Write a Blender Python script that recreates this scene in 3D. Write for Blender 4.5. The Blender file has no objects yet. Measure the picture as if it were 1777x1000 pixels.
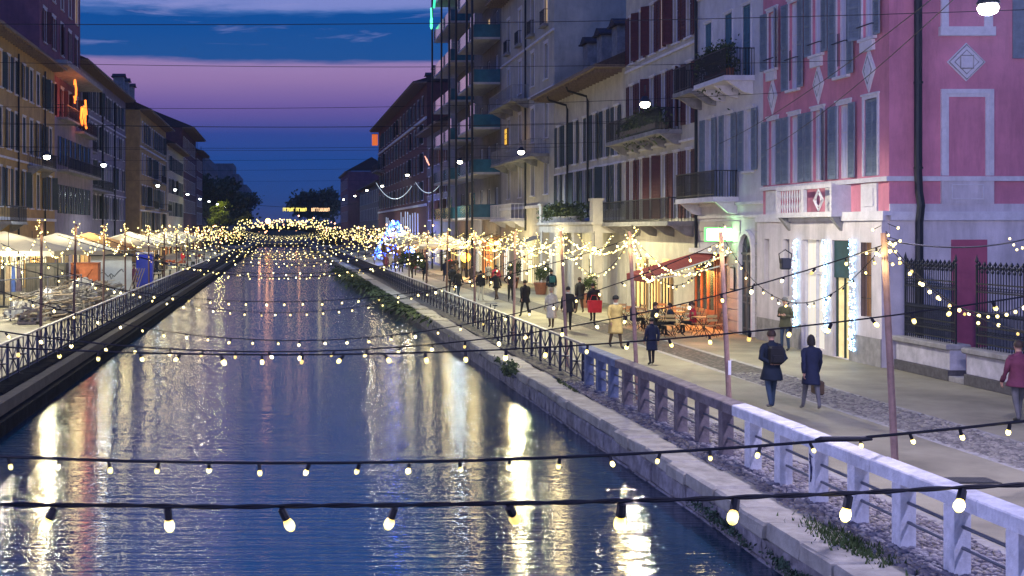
import bpy, math, random
from math import pi, sin, cos, radians, sqrt
from mathutils import Vector, Matrix, noise
random.seed(7)
SC = bpy.context.scene
COL = SC.collection
# ------------------------------------------------------------------ camera
F = 2200.0; HZ = 398.0; VX = 490.0; CH = 4.1      # focal length, horizon, vanishing point of the street, eye height
cam = bpy.data.cameras.new('camera'); camo = bpy.data.objects.new('camera', cam); COL.objects.link(camo)
cam.sensor_width = 36.0; cam.lens = F/1777*36.0
cam.shift_x = (888.5-VX)/1777; cam.shift_y = -(500-HZ)/1777
cam.clip_end = 3000; cam.clip_start = .1
camo.location = (0, 0, CH); camo.rotation_euler = (pi/2, 0, 0)
SC.camera = camo
# ------------------------------------------------------------------ colour management
SC.view_settings.view_transform = 'Standard'; SC.view_settings.look = 'None'
SC.view_settings.exposure = 0.0; SC.view_settings.gamma = 1.0
SC.view_settings.use_curve_mapping = False
cy = SC.cycles
cy.use_denoising = True
cy.max_bounces = 6; cy.diffuse_bounces = 2; cy.glossy_bounces = 3; cy.transmission_bounces = 4
cy.volume_bounces = 0; cy.transparent_max_bounces = 8
cy.sample_clamp_indirect = 3.0; cy.sample_clamp_direct = 0
cy.caustics_reflective = False; cy.caustics_refractive = False
cy.use_light_tree = True
# ------------------------------------------------------------------ dusk sky
world = bpy.data.worlds.new("World"); SC.world = world; world.use_nodes = True
def build_world():
    nt = world.node_tree; nt.nodes.clear(); N = nt.nodes.new; L = nt.links.new
    out = N('ShaderNodeOutputWorld'); bg = N('ShaderNodeBackground')
    tc = N('ShaderNodeTexCoord'); sep = N('ShaderNodeSeparateXYZ'); L(tc.outputs['Generated'], sep.inputs[0])
    def M(op, a=None, b=None, c=None):
        n = N('ShaderNodeMath'); n.operation = op
        for i, v in enumerate((a, b, c)):
            if v is None: continue
            if isinstance(v, (int, float)): n.inputs[i].default_value = v
            else: L(v, n.inputs[i])
        return n.outputs[0]
    # long horizontal cloud banks: noise stretched along the horizon shifts the band edges
    mp = N('ShaderNodeMapping'); mp.inputs['Scale'].default_value = (5, 5, 38); L(tc.outputs['Generated'], mp.inputs[0])
    nz = N('ShaderNodeTexNoise'); nz.inputs['Scale'].default_value = 1.0; nz.inputs['Detail'].default_value = 7; nz.inputs['Roughness'].default_value = .58
    L(mp.outputs[0], nz.inputs['Vector'])
    off = M('MULTIPLY', M('SUBTRACT', nz.outputs[0], .5), .05)
    amt = N('ShaderNodeMapRange'); L(sep.outputs[2], amt.inputs[0])
    amt.inputs[1].default_value = .11; amt.inputs[2].default_value = .18; amt.inputs[3].default_value = .12; amt.inputs[4].default_value = 1.0
    z = M('ADD', sep.outputs[2], M('MULTIPLY', off, amt.outputs[0]))
    cr = N('ShaderNodeValToRGB'); L(M('MULTIPLY', z, 1.0), cr.inputs[0]); cr.color_ramp.interpolation = 'LINEAR'
    stops = [(0.0, (.052, .062, .18)), (.025, (.016, .062, .25)), (.055, (.011, .064, .29)), (.075, (.030, .064, .30)), (.097, (.155, .105, .36)),
             (.118, (.30, .185, .42)), (.1285, (.33, .215, .46)), (.1325, (.012, .085, .31)), (.168, (.002, .075, .32)),
             (.171, (.02, .12, .40)), (.1765, (.20, .25, .60)), (.200, (.22, .26, .62)), (.225, (.008, .16, .60)),
             (.34, (.006, .17, .62)), (.48, (.055, .12, .52)), (1.0, (.06, .10, .48))]
    e = cr.color_ramp.elements
    e[0].position = stops[0][0]; e[0].color = stops[0][1]+(1,)
    e[1].position = stops[1][0]; e[1].color = stops[1][1]+(1,)
    for p, c in stops[2:]:
        k = e.new(p); k.color = c+(1,)
    # loose lavender wisps
    mp2 = N('ShaderNodeMapping'); mp2.inputs['Scale'].default_value = (7, 7, 75); mp2.inputs['Location'].default_value = (3.1, 1.7, .4); L(tc.outputs['Generated'], mp2.inputs[0])
    nz2 = N('ShaderNodeTexNoise'); nz2.inputs['Scale'].default_value = 1.3; nz2.inputs['Detail'].default_value = 8; nz2.inputs['Roughness'].default_value = .6; nz2.inputs['Distortion'].default_value = .6
    L(mp2.outputs[0], nz2.inputs['Vector'])
    w = N('ShaderNodeMapRange'); L(nz2.outputs[0], w.inputs[0]); w.inputs[1].default_value = .60; w.inputs[2].default_value = .74; w.inputs[4].default_value = .7
    hi = N('ShaderNodeMapRange'); L(sep.outputs[2], hi.inputs[0]); hi.inputs[1].default_value = .137; hi.inputs[2].default_value = .147
    mx = N('ShaderNodeMixRGB'); L(M('MULTIPLY', w.outputs[0], hi.outputs[0]), mx.inputs[0]); L(cr.outputs[0], mx.inputs[1]); mx.inputs[2].default_value = (.27, .29, .62, 1)
    # the clear air behind the clouds
    sky = N('ShaderNodeTexSky'); sky.sky_type = 'NISHITA'; sky.sun_disc = False
    sky.sun_elevation = radians(-2.0); sky.sun_rotation = radians(-12)
    ad = N('ShaderNodeMixRGB'); ad.blend_type = 'ADD'; ad.inputs[0].default_value = .003
    L(mx.outputs[0], ad.inputs[1]); L(sky.outputs[0], ad.inputs[2])
    L(ad.outputs[0], bg.inputs['Color']); bg.inputs['Strength'].default_value = 1.0
    L(bg.outputs[0], out.inputs['Surface'])
build_world()
# what is left of the sun, far below the haze at the end of the canal
sd = bpy.data.lights.new('sun', 'SUN'); sd.energy = .02; sd.angle = radians(12); sd.color = (1, .6, .7)
so = bpy.data.objects.new('sun', sd); COL.objects.link(so); so.rotation_euler = (radians(84), 0, radians(188))

# ------------------------------------------------------------------ helpers
class MB:
    def __init__(s): s.v = []; s.f = []; s.m = []; s.sm = False
    def quad(s, a, b, c, d, m=0):
        n = len(s.v); s.v += [tuple(a), tuple(b), tuple(c), tuple(d)]; s.f.append((n, n+1, n+2, n+3)); s.m.append(m); return s
    def poly(s, pts, m=0):
        n = len(s.v); s.v += [tuple(p) for p in pts]; s.f.append(tuple(range(n, n+len(pts)))); s.m.append(m); return s
    def hexa(s, p, m=0):      # 8 corners: bottom 4 ccw, top 4 ccw
        n = len(s.v); s.v += [tuple(q) for q in p]
        for f in ((0, 3, 2, 1), (4, 5, 6, 7), (0, 1, 5, 4), (1, 2, 6, 5), (2, 3, 7, 6), (3, 0, 4, 7)):
            s.f.append(tuple(n+i for i in f)); s.m.append(m)
        return s
    def box(s, x0, x1, y0, y1, z0, z1, m=0, ch=0):
        if ch:
            c = min(ch, (x1-x0)*.4, (y1-y0)*.4, (z1-z0)*.4)
            n = len(s.v)
            for (zz, i) in ((z0, c), (z0+c, 0), (z1-c, 0), (z1, c)):
                s.v += [(x0+i, y0+i, zz), (x1-i, y0+i, zz), (x1-i, y1-i, zz), (x0+i, y1-i, zz)]
            s.f.append((n+3, n+2, n+1, n)); s.m.append(m)
            for r in range(3):
                for k in range(4):
                    a = n+r*4+k; b = n+r*4+(k+1) % 4
                    s.f.append((a, b, b+4, a+4)); s.m.append(m)
            s.f.append((n+12, n+13, n+14, n+15)); s.m.append(m)
            return s
        return s.hexa([(x0, y0, z0), (x1, y0, z0), (x1, y1, z0), (x0, y1, z0), (x0, y0, z1), (x1, y0, z1), (x1, y1, z1), (x0, y1, z1)], m)
    def tube(s, pts, r, n=6, m=0, caps=True, r2=None):
        pts = [Vector(p) for p in pts]; base = len(s.v); k = len(pts)
        for i, p in enumerate(pts):
            d = (pts[min(i+1, k-1)]-pts[max(i-1, 0)])
            d = d.normalized() if d.length > 1e-9 else Vector((0, 0, 1))
            up = Vector((0, 0, 1)) if abs(d.z) < .9 else Vector((1, 0, 0))
            a = d.cross(up).normalized(); b = d.cross(a)
            rr = r[i] if isinstance(r, (list, tuple)) else (r if r2 is None else r+(r2-r)*i/max(k-1, 1))
            for j in range(n):
                t = 2*pi*j/n; s.v.append(tuple(p+(a*cos(t)+b*sin(t))*rr))
        for i in range(k-1):
            for j in range(n):
                a = base+i*n+j; b = base+i*n+(j+1) % n
                s.f.append((a, b, b+n, a+n)); s.m.append(m)
        if caps:
            s.f.append(tuple(base+j for j in range(n))[::-1]); s.m.append(m)
            s.f.append(tuple(base+(k-1)*n+j for j in range(n))); s.m.append(m)
        return s
    def lathe(s, prof, c=(0, 0, 0), n=10, m=0, sx=1, sy=1):
        base = len(s.v); k = len(prof)
        for r, z in prof:
            for j in range(n):
                t = 2*pi*j/n; s.v.append((c[0]+r*cos(t)*sx, c[1]+r*sin(t)*sy, c[2]+z))
        for i in range(k-1):
            for j in range(n):
                a = base+i*n+j; b = base+i*n+(j+1) % n
                s.f.append((a, b, b+n, a+n)); s.m.append(m)
        s.f.append(tuple(base+j for j in range(n))[::-1]); s.m.append(m)
        s.f.append(tuple(base+(k-1)*n+j for j in range(n))); s.m.append(m)
        return s
    def ball(s, c, r, n=8, k=5, m=0, sz=1):
        return s.lathe([(max(r*sin(pi*i/k), r*.04), -r*sz*cos(pi*i/k)) for i in range(k+1)], c, n, m)
    def mesh(s, name, mats, smooth=False):
        me = bpy.data.meshes.new(name); me.from_pydata(s.v, [], s.f)
        mats = mats if isinstance(mats, (list, tuple)) else [mats]
        for q in mats: me.materials.append(q)
        if len(mats) > 1: me.polygons.foreach_set('material_index', s.m)
        if smooth or s.sm: me.polygons.foreach_set('use_smooth', [True]*len(me.polygons))
        me.update(); return me
    def obj(s, name, mats, parent=None, loc=(0, 0, 0), rz=0, smooth=False):
        return link(s.mesh(name, mats, smooth), name, parent, loc, rz)
def link(me, name, parent=None, loc=(0, 0, 0), rz=0, rot=None, scale=None):
    o = bpy.data.objects.new(name, me); COL.objects.link(o); o.parent = parent
    o.location = loc; o.rotation_euler = rot if rot else (0, 0, rz)
    if scale: o.scale = scale
    return o
def tag(o, label, cat, group=None):
    o['label'] = label; o['category'] = cat
    if group: o['group'] = group
    return o
def thing(name, label, cat, loc=(0, 0, 0), rz=0, group=None):
    return tag(link(None, name, None, loc, rz), label, cat, group)
def struct(o): o['kind'] = 'structure'; return o
def stuff(o): o['kind'] = 'stuff'; return o
def dup(o, loc=None, rz=None, label=None):
    def cp(s, par):
        c = s.copy(); COL.objects.link(c); c.parent = par
        for ch in KIDS.get(s.name) or [x for x in s.children]: cp(ch, c)
        return c
    c = cp(o, None)
    if loc: c.location = loc
    if rz is not None: c.rotation_euler = (0, 0, rz)
    if label: c['label'] = label
    return c
KIDS = {}
def at(px, Y, py=None): return ((px-VX)*Y/F, Y, 0 if py is None else CH-(py-HZ)*Y/F)
_mats = {}
def mat(name, col, rough=.8, var=.15, scale=3., metal=0, spec=.4, emit=None, es=0, bump=0, bscale=20., col2=None, nosample=False, stretch=None, dirt=0, alpha=None, streak=0):
    if name in _mats: return _mats[name]
    m = bpy.data.materials.new(name); m.use_nodes = True; nt = m.node_tree; b = nt.nodes['Principled BSDF']; N = nt.nodes.new; L = nt.links.new
    b.inputs['Roughness'].default_value = rough; b.inputs['Metallic'].default_value = metal; b.inputs['Specular IOR Level'].default_value = spec
    c = tuple(col)+(1,)
    tc = N('ShaderNodeTexCoord'); src = tc.outputs['Object']
    if stretch:
        mp = N('ShaderNodeMapping'); mp.inputs['Scale'].default_value = stretch; L(src, mp.inputs[0]); src = mp.outputs[0]
    if var > 0:
        nz = N('ShaderNodeTexNoise'); nz.inputs['Scale'].default_value = scale; nz.inputs['Detail'].default_value = 6; nz.inputs['Roughness'].default_value = .65; L(src, nz.inputs['Vector'])
        cr = N('ShaderNodeValToRGB'); L(nz.outputs[0], cr.inputs[0]); e = cr.color_ramp.elements
        d = tuple(x*(1-var) for x in col)+(1,); u = tuple(min(1, x*(1+var*.7)) for x in col)+(1,)
        if col2: u = tuple(col2)+(1,)
        e[0].position = .32; e[0].color = d; e[1].position = .68; e[1].color = u
        colout = cr.outputs[0]
        if dirt:
            mp3 = N('ShaderNodeMapping'); mp3.inputs['Scale'].default_value = (.9, .9, .16); L(tc.outputs['Object'], mp3.inputs[0])
            n3 = N('ShaderNodeTexNoise'); n3.inputs['Scale'].default_value = 1.6; n3.inputs['Detail'].default_value = 8; n3.inputs['Roughness'].default_value = .7; L(mp3.outputs[0], n3.inputs['Vector'])
            r3 = N('ShaderNodeMapRange'); L(n3.outputs[0], r3.inputs[0]); r3.inputs[1].default_value = .46; r3.inputs[2].default_value = .70; r3.inputs[4].default_value = dirt
            mx = N('ShaderNodeMixRGB'); L(r3.outputs[0], mx.inputs[0]); L(colout, mx.inputs[1]); mx.inputs[2].default_value = tuple(x*.35 for x in col)+(1,)
            colout = mx.outputs[0]
        L(colout, b.inputs['Base Color'])
    else: b.inputs['Base Color'].default_value = c
    if bump:
        n2 = N('ShaderNodeTexNoise'); n2.inputs['Scale'].default_value = bscale; n2.inputs['Detail'].default_value = 4; L(src, n2.inputs['Vector'])
        bp = N('ShaderNodeBump'); bp.inputs['Strength'].default_value = bump; bp.inputs['Distance'].default_value = .02; L(n2.outputs[0], bp.inputs['Height']); L(bp.outputs[0], b.inputs['Normal'])
    if emit:
        b.inputs['Emission Color'].default_value = tuple(emit)+(1,); b.inputs['Emission Strength'].default_value = es
        if nosample: m.cycles.emission_sampling = 'NONE'
    if alpha is not None: b.inputs['Alpha'].default_value = alpha
    _mats[name] = m; return m
def glow(name, col, s, sample=False):
    return mat(name, col, .6, 0, emit=col, es=s, nosample=not sample)
GAIN = 1.5
def lamp(name, kind, loc, power, col, size=.1, parent=None, rot=None, spot=None):
    d = bpy.data.lights.new(name, kind); d.energy = power*GAIN; d.color = col
    if kind in ('POINT', 'SPOT'): d.shadow_soft_size = size
    if kind == 'SPOT': d.spot_size = spot; d.spot_blend = .5
    if kind == 'AREA': d.size = size
    o = bpy.data.objects.new(name, d); COL.objects.link(o); o.parent = parent; o.location = loc
    if rot: o.rotation_euler = rot
    return o
def sag(a, b, drop, n=24):
    a = Vector(a); b = Vector(b)
    return [tuple(a.lerp(b, i/n)-Vector((0, 0, 4*drop*(i/n)*(1-i/n)))) for i in range(n+1)]
# materials
M_iron = mat('dark_iron', (.02, .024, .03), .5, .2, metal=.3)
M_glassd = mat('window_glass_dark', (.02, .03, .05), .12, .3, 1.5, spec=.9)
M_curtain = mat('window_glass_over_curtain', (.34, .38, .50), .25, .25, 2.2, spec=.7, stretch=(3, 3, .4))
M_warm = mat('lit_window', (.8, .5, .2), .4, .3, 2, emit=(1, .55, .18), es=1.6, nosample=True)
M_white = mat('white_trim', (.72, .70, .72), .7, .12, 5, bump=.2, dirt=.25)
M_stone = mat('grey_stone', (.30, .29, .28), .85, .35, 2.5, bump=.5, bscale=14, dirt=.3)
M_roof = mat('roof_tiles', (.06, .045, .045), .9, .4, 6, bump=.6, bscale=8)
M_wood = mat('weathered_wood', (.20, .15, .11), .8, .3, 4, bump=.3, stretch=(4, 4, .5))
M_leaf = mat('leaf_green', (.035, .07, .03), .7, .6, 6, col2=(.09, .13, .04))
M_cable = mat('black_cable', (.008, .008, .01), .6, 0)
M_bulb = glow('warm_bulb_glass', (1, .80, .28), 4.0)
M_bulbn = glow('warm_bulb_glass_dim', (1, .70, .18), 1.1); M_bulbh = glow('warm_bulb_glass_hot', (1, .86, .42), 9)
M_led = glow('white_led', (.75, .85, 1), 9)

def bulb_glass(name='near_bulb_glass', es=2.6):
    m = bpy.data.materials.new(name); m.use_nodes = True; nt = m.node_tree; b = nt.nodes['Principled BSDF']; N = nt.nodes.new; L = nt.links.new
    tc = N('ShaderNodeTexCoord'); s = N('ShaderNodeSeparateXYZ'); L(tc.outputs['Generated'], s.inputs[0])
    cr = N('ShaderNodeValToRGB'); L(s.outputs[2], cr.inputs[0]); e = cr.color_ramp.elements
    e[0].position = 0; e[0].color = (1, .80, .12, 1); e[1].position = 1; e[1].color = (.42, .20, .012, 1)
    k = e.new(.2); k.color = (1, .92, .42, 1); k = e.new(.55); k.color = (1, .88, .30, 1); k = e.new(.8); k.color = (.9, .52, .04, 1)
    L(cr.outputs[0], b.inputs['Emission Color']); b.inputs['Emission Strength'].default_value = es; b.inputs['Base Color'].default_value = (.8, .6, .2, 1); b.inputs['Roughness'].default_value = .15
    m.cycles.emission_sampling = 'NONE'; return m

def canvas(name, col):
    m = mat(name, col, .85, .15, 2); nt = m.node_tree; N = nt.nodes.new; L = nt.links.new; b = nt.nodes['Principled BSDF']; o = [n for n in nt.nodes if n.type == 'OUTPUT_MATERIAL'][0]
    tr = N('ShaderNodeBsdfTranslucent'); tr.inputs[0].default_value = tuple(col)+(1,); mx = N('ShaderNodeMixShader'); mx.inputs[0].default_value = .45
    L(b.outputs[0], mx.inputs[1]); L(tr.outputs[0], mx.inputs[2]); L(mx.outputs[0], o.inputs['Surface']); return m
HAZE = 0.00022
# ------------------------------------------------------------------ terrain, water, quays
WZ = -.65
YF = 900
def water_mat():
    m = bpy.data.materials.new('canal_water'); m.use_nodes = True; nt = m.node_tree; b = nt.nodes['Principled BSDF']; N = nt.nodes.new; L = nt.links.new
    b.inputs['Base Color'].default_value = (.001, .034, .072, 1); b.inputs['Roughness'].default_value = .022; b.inputs['IOR'].default_value = 1.72
    b.inputs['Specular IOR Level'].default_value = .9
    tc = N('ShaderNodeTexCoord')
    def nz(sc, st, det, dist=0):
        mp = N('ShaderNodeMapping'); mp.inputs['Scale'].default_value = st; L(tc.outputs['Object'], mp.inputs[0])
        n = N('ShaderNodeTexNoise'); n.inputs['Scale'].default_value = sc; n.inputs['Detail'].default_value = det; n.inputs['Distortion'].default_value = dist; L(mp.outputs[0], n.inputs['Vector']); return n.outputs[0]
    a = nz(2.6, (.15, 2.0, 1), 4, .35); c = nz(12.0, (.15, 2.0, 1), 3, .3); d = nz(.35, (.3, .8, 1), 2)
    def M(op, x, y):
        n = N('ShaderNodeMath'); n.operation = op
        for i, v in enumerate((x, y)):
            if isinstance(v, (int, float)): n.inputs[i].default_value = v
            else: L(v, n.inputs[i])
        return n.outputs[0]
    h = M('ADD', M('ADD', M('MULTIPLY', a, .016), M('MULTIPLY', c, .0062)), M('MULTIPLY', d, .02))
    bp = N('ShaderNodeBump'); bp.inputs['Strength'].default_value = 1; bp.inputs['Distance'].default_value = 1; L(h, bp.inputs['Height']); L(bp.outputs[0], b.inputs['Normal'])
    return m
XR = 6.82; XL = -6.4
struct(MB().quad((XL-.3, -8, WZ), (XR+.5, -8, WZ), (XR+.5, 345, WZ), (XL-.3, 345, WZ)).obj('water', water_mat()))
M_asph = mat('worn_stone_paving', (.20, .19, .155), .62, .22, .7, bump=.35, bscale=45, spec=.5, dirt=.0)
def paving_mat():
    m = mat('promenade_paving', (.28, .26, .175), .6, .45, .38, bump=.4, bscale=60, spec=.5)
    return m
def cobble_mat(name, col, col2, sc):
    m = bpy.data.materials.new(name); m.use_nodes = True; nt = m.node_tree; b = nt.nodes['Principled BSDF']; N = nt.nodes.new; L = nt.links.new
    tc = N('ShaderNodeTexCoord'); v = N('ShaderNodeTexVoronoi'); v.inputs['Scale'].default_value = sc; L(tc.outputs['Object'], v.inputs['Vector'])
    cr = N('ShaderNodeValToRGB'); L(v.outputs['Color'], cr.inputs[0]); cr.color_ramp.elements[0].color = col+(1,); cr.color_ramp.elements[1].color = col2+(1,)
    dk = N('ShaderNodeMapRange'); L(v.outputs['Distance'], dk.inputs[0]); dk.inputs[1].default_value = .25; dk.inputs[2].default_value = .6; dk.inputs[3].default_value = 1; dk.inputs[4].default_value = .25
    mx = N('ShaderNodeMixRGB'); mx.blend_type = 'MULTIPLY'; mx.inputs[0].default_value = 1; L(cr.outputs[0], mx.inputs[1]); L(dk.outputs[0], mx.inputs[2]); L(mx.outputs[0], b.inputs['Base Color'])
    bp = N('ShaderNodeBump'); bp.inputs['Distance'].default_value = .03; bp.invert = True; L(v.outputs['Distance'], bp.inputs['Height']); L(bp.outputs[0], b.inputs['Normal'])
    b.inputs['Roughness'].default_value = .65; return m
M_cob = cobble_mat('cobbles', (.07, .065, .06), (.26, .24, .20), 9.)
M_pave = paving_mat()
M_earth = mat('earth', (.06, .055, .05), .95, .3, 3, bump=.4)
# ground sheets: everything beyond and beside the street
struct(MB().box(XR+.25, 500, -20, YF, -3, -.03).box(-500, XL-.25, -20, YF, -3, -.03).box(-500, 500, 345, 1400, -3.2, -.02).obj('ground', M_earth))
# right bank
def sheet(name, x0, x1, y0, y1, z, m, seg=1):
    mb = MB(); mb.box(x0, x1, y0, y1, -.05, z); return struct(mb.obj(name, m))
sheet('quay_paving', 7.55, 9.15, -8, 344, .0, M_cob)
sheet('promenade', 9.15, 12.6, -8, 344, .012, M_pave)
sheet('cobble_strip', 12.6, 14.1, -8, 344, .004, M_cob)
sheet('promenade', 14.1, 17.9, -8, 344, .012, M_pave)
sheet('promenade', -17.9, -7.1, -8, 344, .0, M_pave)
# quay walls of stone blocks with a coping of single slabs
M_block = mat('quay_blocks', (.26, .25, .27), .9, .5, 4, bump=.9, bscale=9, dirt=.7)
M_cope = mat('coping_stone', (.38, .36, .30), .8, .3, 3, bump=.5, bscale=14, dirt=.45)
qw = struct(MB().box(XR+.22, 7.6, -8, 344, -3, -.04).obj('quay_wall', M_earth))
rnd = random.Random(3)
def rough_block(x0, x1, y0, y1, z0, z1, m, name, par, amp=.03):
    mb = MB(); mb.box(x0, x1, y0, y1, z0, z1, ch=.035)
    mb.v = [(x+rnd.uniform(-amp, amp), y+rnd.uniform(-amp*.5, amp*.5), z+rnd.uniform(-amp*.6, amp*.35)) for x, y, z in mb.v]
    return mb.obj(name, m, par)
y = 7.0
while y < 60:
    ln = rnd.uniform(.9, 1.7)*(1.25 if y > 34 else 1)
    off = -.08 if 13 < y < 18.5 else 0
    w = rnd.uniform(.62, .8)
    rough_block(XR-.02+off+rnd.uniform(-.05, .05), XR+w, y+.012, y+ln-.012, -.24, rnd.uniform(-.015, .03), M_cope, 'coping_stone', qw, .022)
    y += ln
rest = MB(); y0 = y
while y < 340:
    ln = rnd.uniform(1.2, 2.6)
    rest.box(XR+rnd.uniform(-.12, .06), XR+.75, y+.02, y+ln-.02, -.24, rnd.uniform(-.02, .04), ch=.03); y += ln
stuff(rest.obj('coping_row', M_cope, qw))
for course, (z0, z1) in enumerate(((-.95, -.62), (-.61, -.25))):
    y = 6.5+course*.3
    while y < 40:
        ln = rnd.uniform(.45, .95)
        rough_block(XR+rnd.uniform(.0, .05), XR+.3, y+.01, y+ln-.01, z0, z1, M_block, 'stone', qw, .018)
        y += ln
far = MB().box(XR+.03, XR+.3, 40, 344, -1, -.25)
far.obj('wall_face', M_block, qw)
# left quay: darker, higher shelf with a kerb under the fence
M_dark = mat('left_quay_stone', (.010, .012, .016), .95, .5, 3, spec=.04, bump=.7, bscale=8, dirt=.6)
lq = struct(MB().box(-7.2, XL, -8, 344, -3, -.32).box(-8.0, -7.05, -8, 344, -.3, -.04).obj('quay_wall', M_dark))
y = 14.
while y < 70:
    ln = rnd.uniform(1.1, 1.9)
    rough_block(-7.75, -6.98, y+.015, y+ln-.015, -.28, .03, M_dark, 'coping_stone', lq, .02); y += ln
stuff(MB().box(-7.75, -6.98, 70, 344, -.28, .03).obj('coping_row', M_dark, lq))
M_edge = mat('granite_edging', (.34, .33, .30), .7, .3, 4, bump=.4, bscale=20)
ed = struct(MB().box(9.05, 9.06, 11, 12, -.04, .0).obj('paving_edge', M_edge))
for xe, yb in ((9.15, 46), (12.6, 46), (14.1, 46)):
    y = 11.
    while y < yb:
        ln = rnd.uniform(.8, 1.25); MB().box(xe-.09, xe+.09, y+.008, y+ln-.008, -.03, .016+rnd.uniform(0, .006), ch=.006).obj('edging_stone', M_edge, ed); y += ln
# rounded pebbles set in the strip by the railing
def pebbles(name, x0, x1, y0, y1, r, mats, seed, z=.0, step=1.55):
    rr = random.Random(seed); mb = MB()
    yy = y0
    while yy < y1:
        k = 1+(yy-y0)/(y1-y0)*.5
        xx = x0+rr.uniform(0, r)
        while xx < x1:
            a = r*rr.uniform(.65, 1.15)*k; b = a*rr.uniform(.6, .95); t = rr.uniform(0, pi); h = a*rr.uniform(.45, .75)
            cx = xx+rr.uniform(-.3, .3)*r; cyy = yy+rr.uniform(-.4, .4)*r; n = len(mb.v); mi = rr.randrange(3)
            for (q, zz) in ((1, 0), (.86, h*.7), (.4, h)):
                for j in range(6):
                    u = j*pi/3; px = a*cos(u)*q; py = b*sin(u)*q
                    mb.v.append((cx+px*cos(t)-py*sin(t), cyy+px*sin(t)+py*cos(t), z+zz-.004))
            for i in range(2):
                for j in range(6):
                    p = n+i*6+j; q = n+i*6+(j+1) % 6; mb.f.append((p, q, q+6, p+6)); mb.m.append(mi)
            mb.f.append(tuple(n+12+j for j in range(6))); mb.m.append(mi)
            xx += r*step*k
        yy += r*step*k*.85
    o = mb.obj(name, mats, smooth=True); return stuff(o)
PM = [mat('pebble_a', (.20, .18, .19), .55, .2, 2), mat('pebble_b', (.30, .28, .27), .6, .2, 2), mat('pebble_c', (.12, .11, .13), .5, .2, 2)]
pebbles('pebbles', 7.5, 9.1, 8.5, 34, .05, PM, 5, .0)
pebbles('cobblestones', 12.6, 14.1, 18, 36, .05, [mat('cob_a', (.20, .19, .16), .6, .2), mat('cob_b', (.13, .12, .11), .6, .2), mat('cob_c', (.27, .25, .21), .6, .2)], 6, .0)
# grass tufts and hanging weeds
def tuft(name, cx, cy, cz, rx, ry, n, h, label=None, droop=0, seed=1, m=M_leaf, kind='stuff'):
    rr = random.Random(seed); mb = MB()
    for i in range(n):
        x = cx+rr.gauss(0, rx); yv = cy+rr.gauss(0, ry); a = rr.uniform(0, 2*pi); hh = h*rr.uniform(.4, 1.1); w = hh*.12+.006
        dx = cos(a)*hh*.5; dy = sin(a)*hh*.5
        top = (x+dx, yv+dy, cz+hh*.8) if not droop else (x-abs(dx)*.6-.03, yv+dy, cz-hh*droop)
        mb.poly([(x-w*sin(a), yv+w*cos(a), cz), (x+w*sin(a), yv-w*cos(a), cz), top])
    o = mb.obj(name, m); tag(o, label, 'grass') if label else None; o['kind'] = 'stuff'; return o
tuft('grass', 7.35, 16.6, 0, .13, .55, 900, .12, seed=2, m=mat('grass_green', (.06, .10, .025), .8, .5, 8))
def clump(cx, cy, cz, rx, ry, rz, n, seed, s=.07, m=M_leaf):
    rr = random.Random(seed); mb = MB(); cl = [Vector((rr.gauss(0, rx*.6), rr.gauss(0, ry*.6), rr.gauss(0, rz*.5))) for _ in range(9)]
    for i in range(n):
        p = Vector((cx, cy, cz))+rr.choice(cl)+Vector((rr.gauss(0, rx*.3), rr.gauss(0, ry*.22), rr.gauss(0, rz*.3))); a = Vector((rr.uniform(-1, 1), rr.uniform(-1, 1), rr.uniform(-1, 1))).normalized(); d = a.orthogonal().normalized(); e = a.cross(d); k = s*rr.uniform(.5, 1.3)
        mb.quad(p-d*k*.5, p+e*k*.35, p+d*k*.7, p-e*k*.35)
    stuff(mb.obj('weeds', m))
M_weed = mat('wall_weeds', (.03, .065, .045), .8, .5, 8, col2=(.07, .13, .07))
clump(XR-.03, 19.8, -.42, .03, 1.3, .12, 520, 3, .05, m=M_weed); clump(XR-.04, 17.0, -.45, .03, .9, .12, 420, 4, .05, m=M_weed); clump(XR-.02, 15.4, -.48, .03, .5, .08, 160, 14, .045, m=M_weed); clump(XR+.05, 38, -.05, .14, 1.5, .12, 900, 5, .09); clump(XR+.6, 33, .02, .08, 1.2, .05, 300, 9, .06)
tuft('weeds', XR+.0, 75, 0, .5, 7, 2600, .9, droop=.25, seed=6)
tuft('weeds', XR-.3, 110, 0, .7, 12, 2200, 1.1, droop=.3, seed=7)
# drain grate in the promenade
g = thing('drain_cover', 'dark square cast iron drain cover set in the smooth paving', 'drain cover', (11.2, 20.6, .013))
MB().box(-.36, .36, -.24, .24, 0, .012).obj('frame', M_iron, g)
mb = MB()
for i in range(11): mb.box(-.32+i*.06, -.29+i*.06, -.2, .2, .012, .018)
mb.obj('grille', mat('worn_iron', (.12, .12, .115), .6, .2, metal=.3), g)

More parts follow.
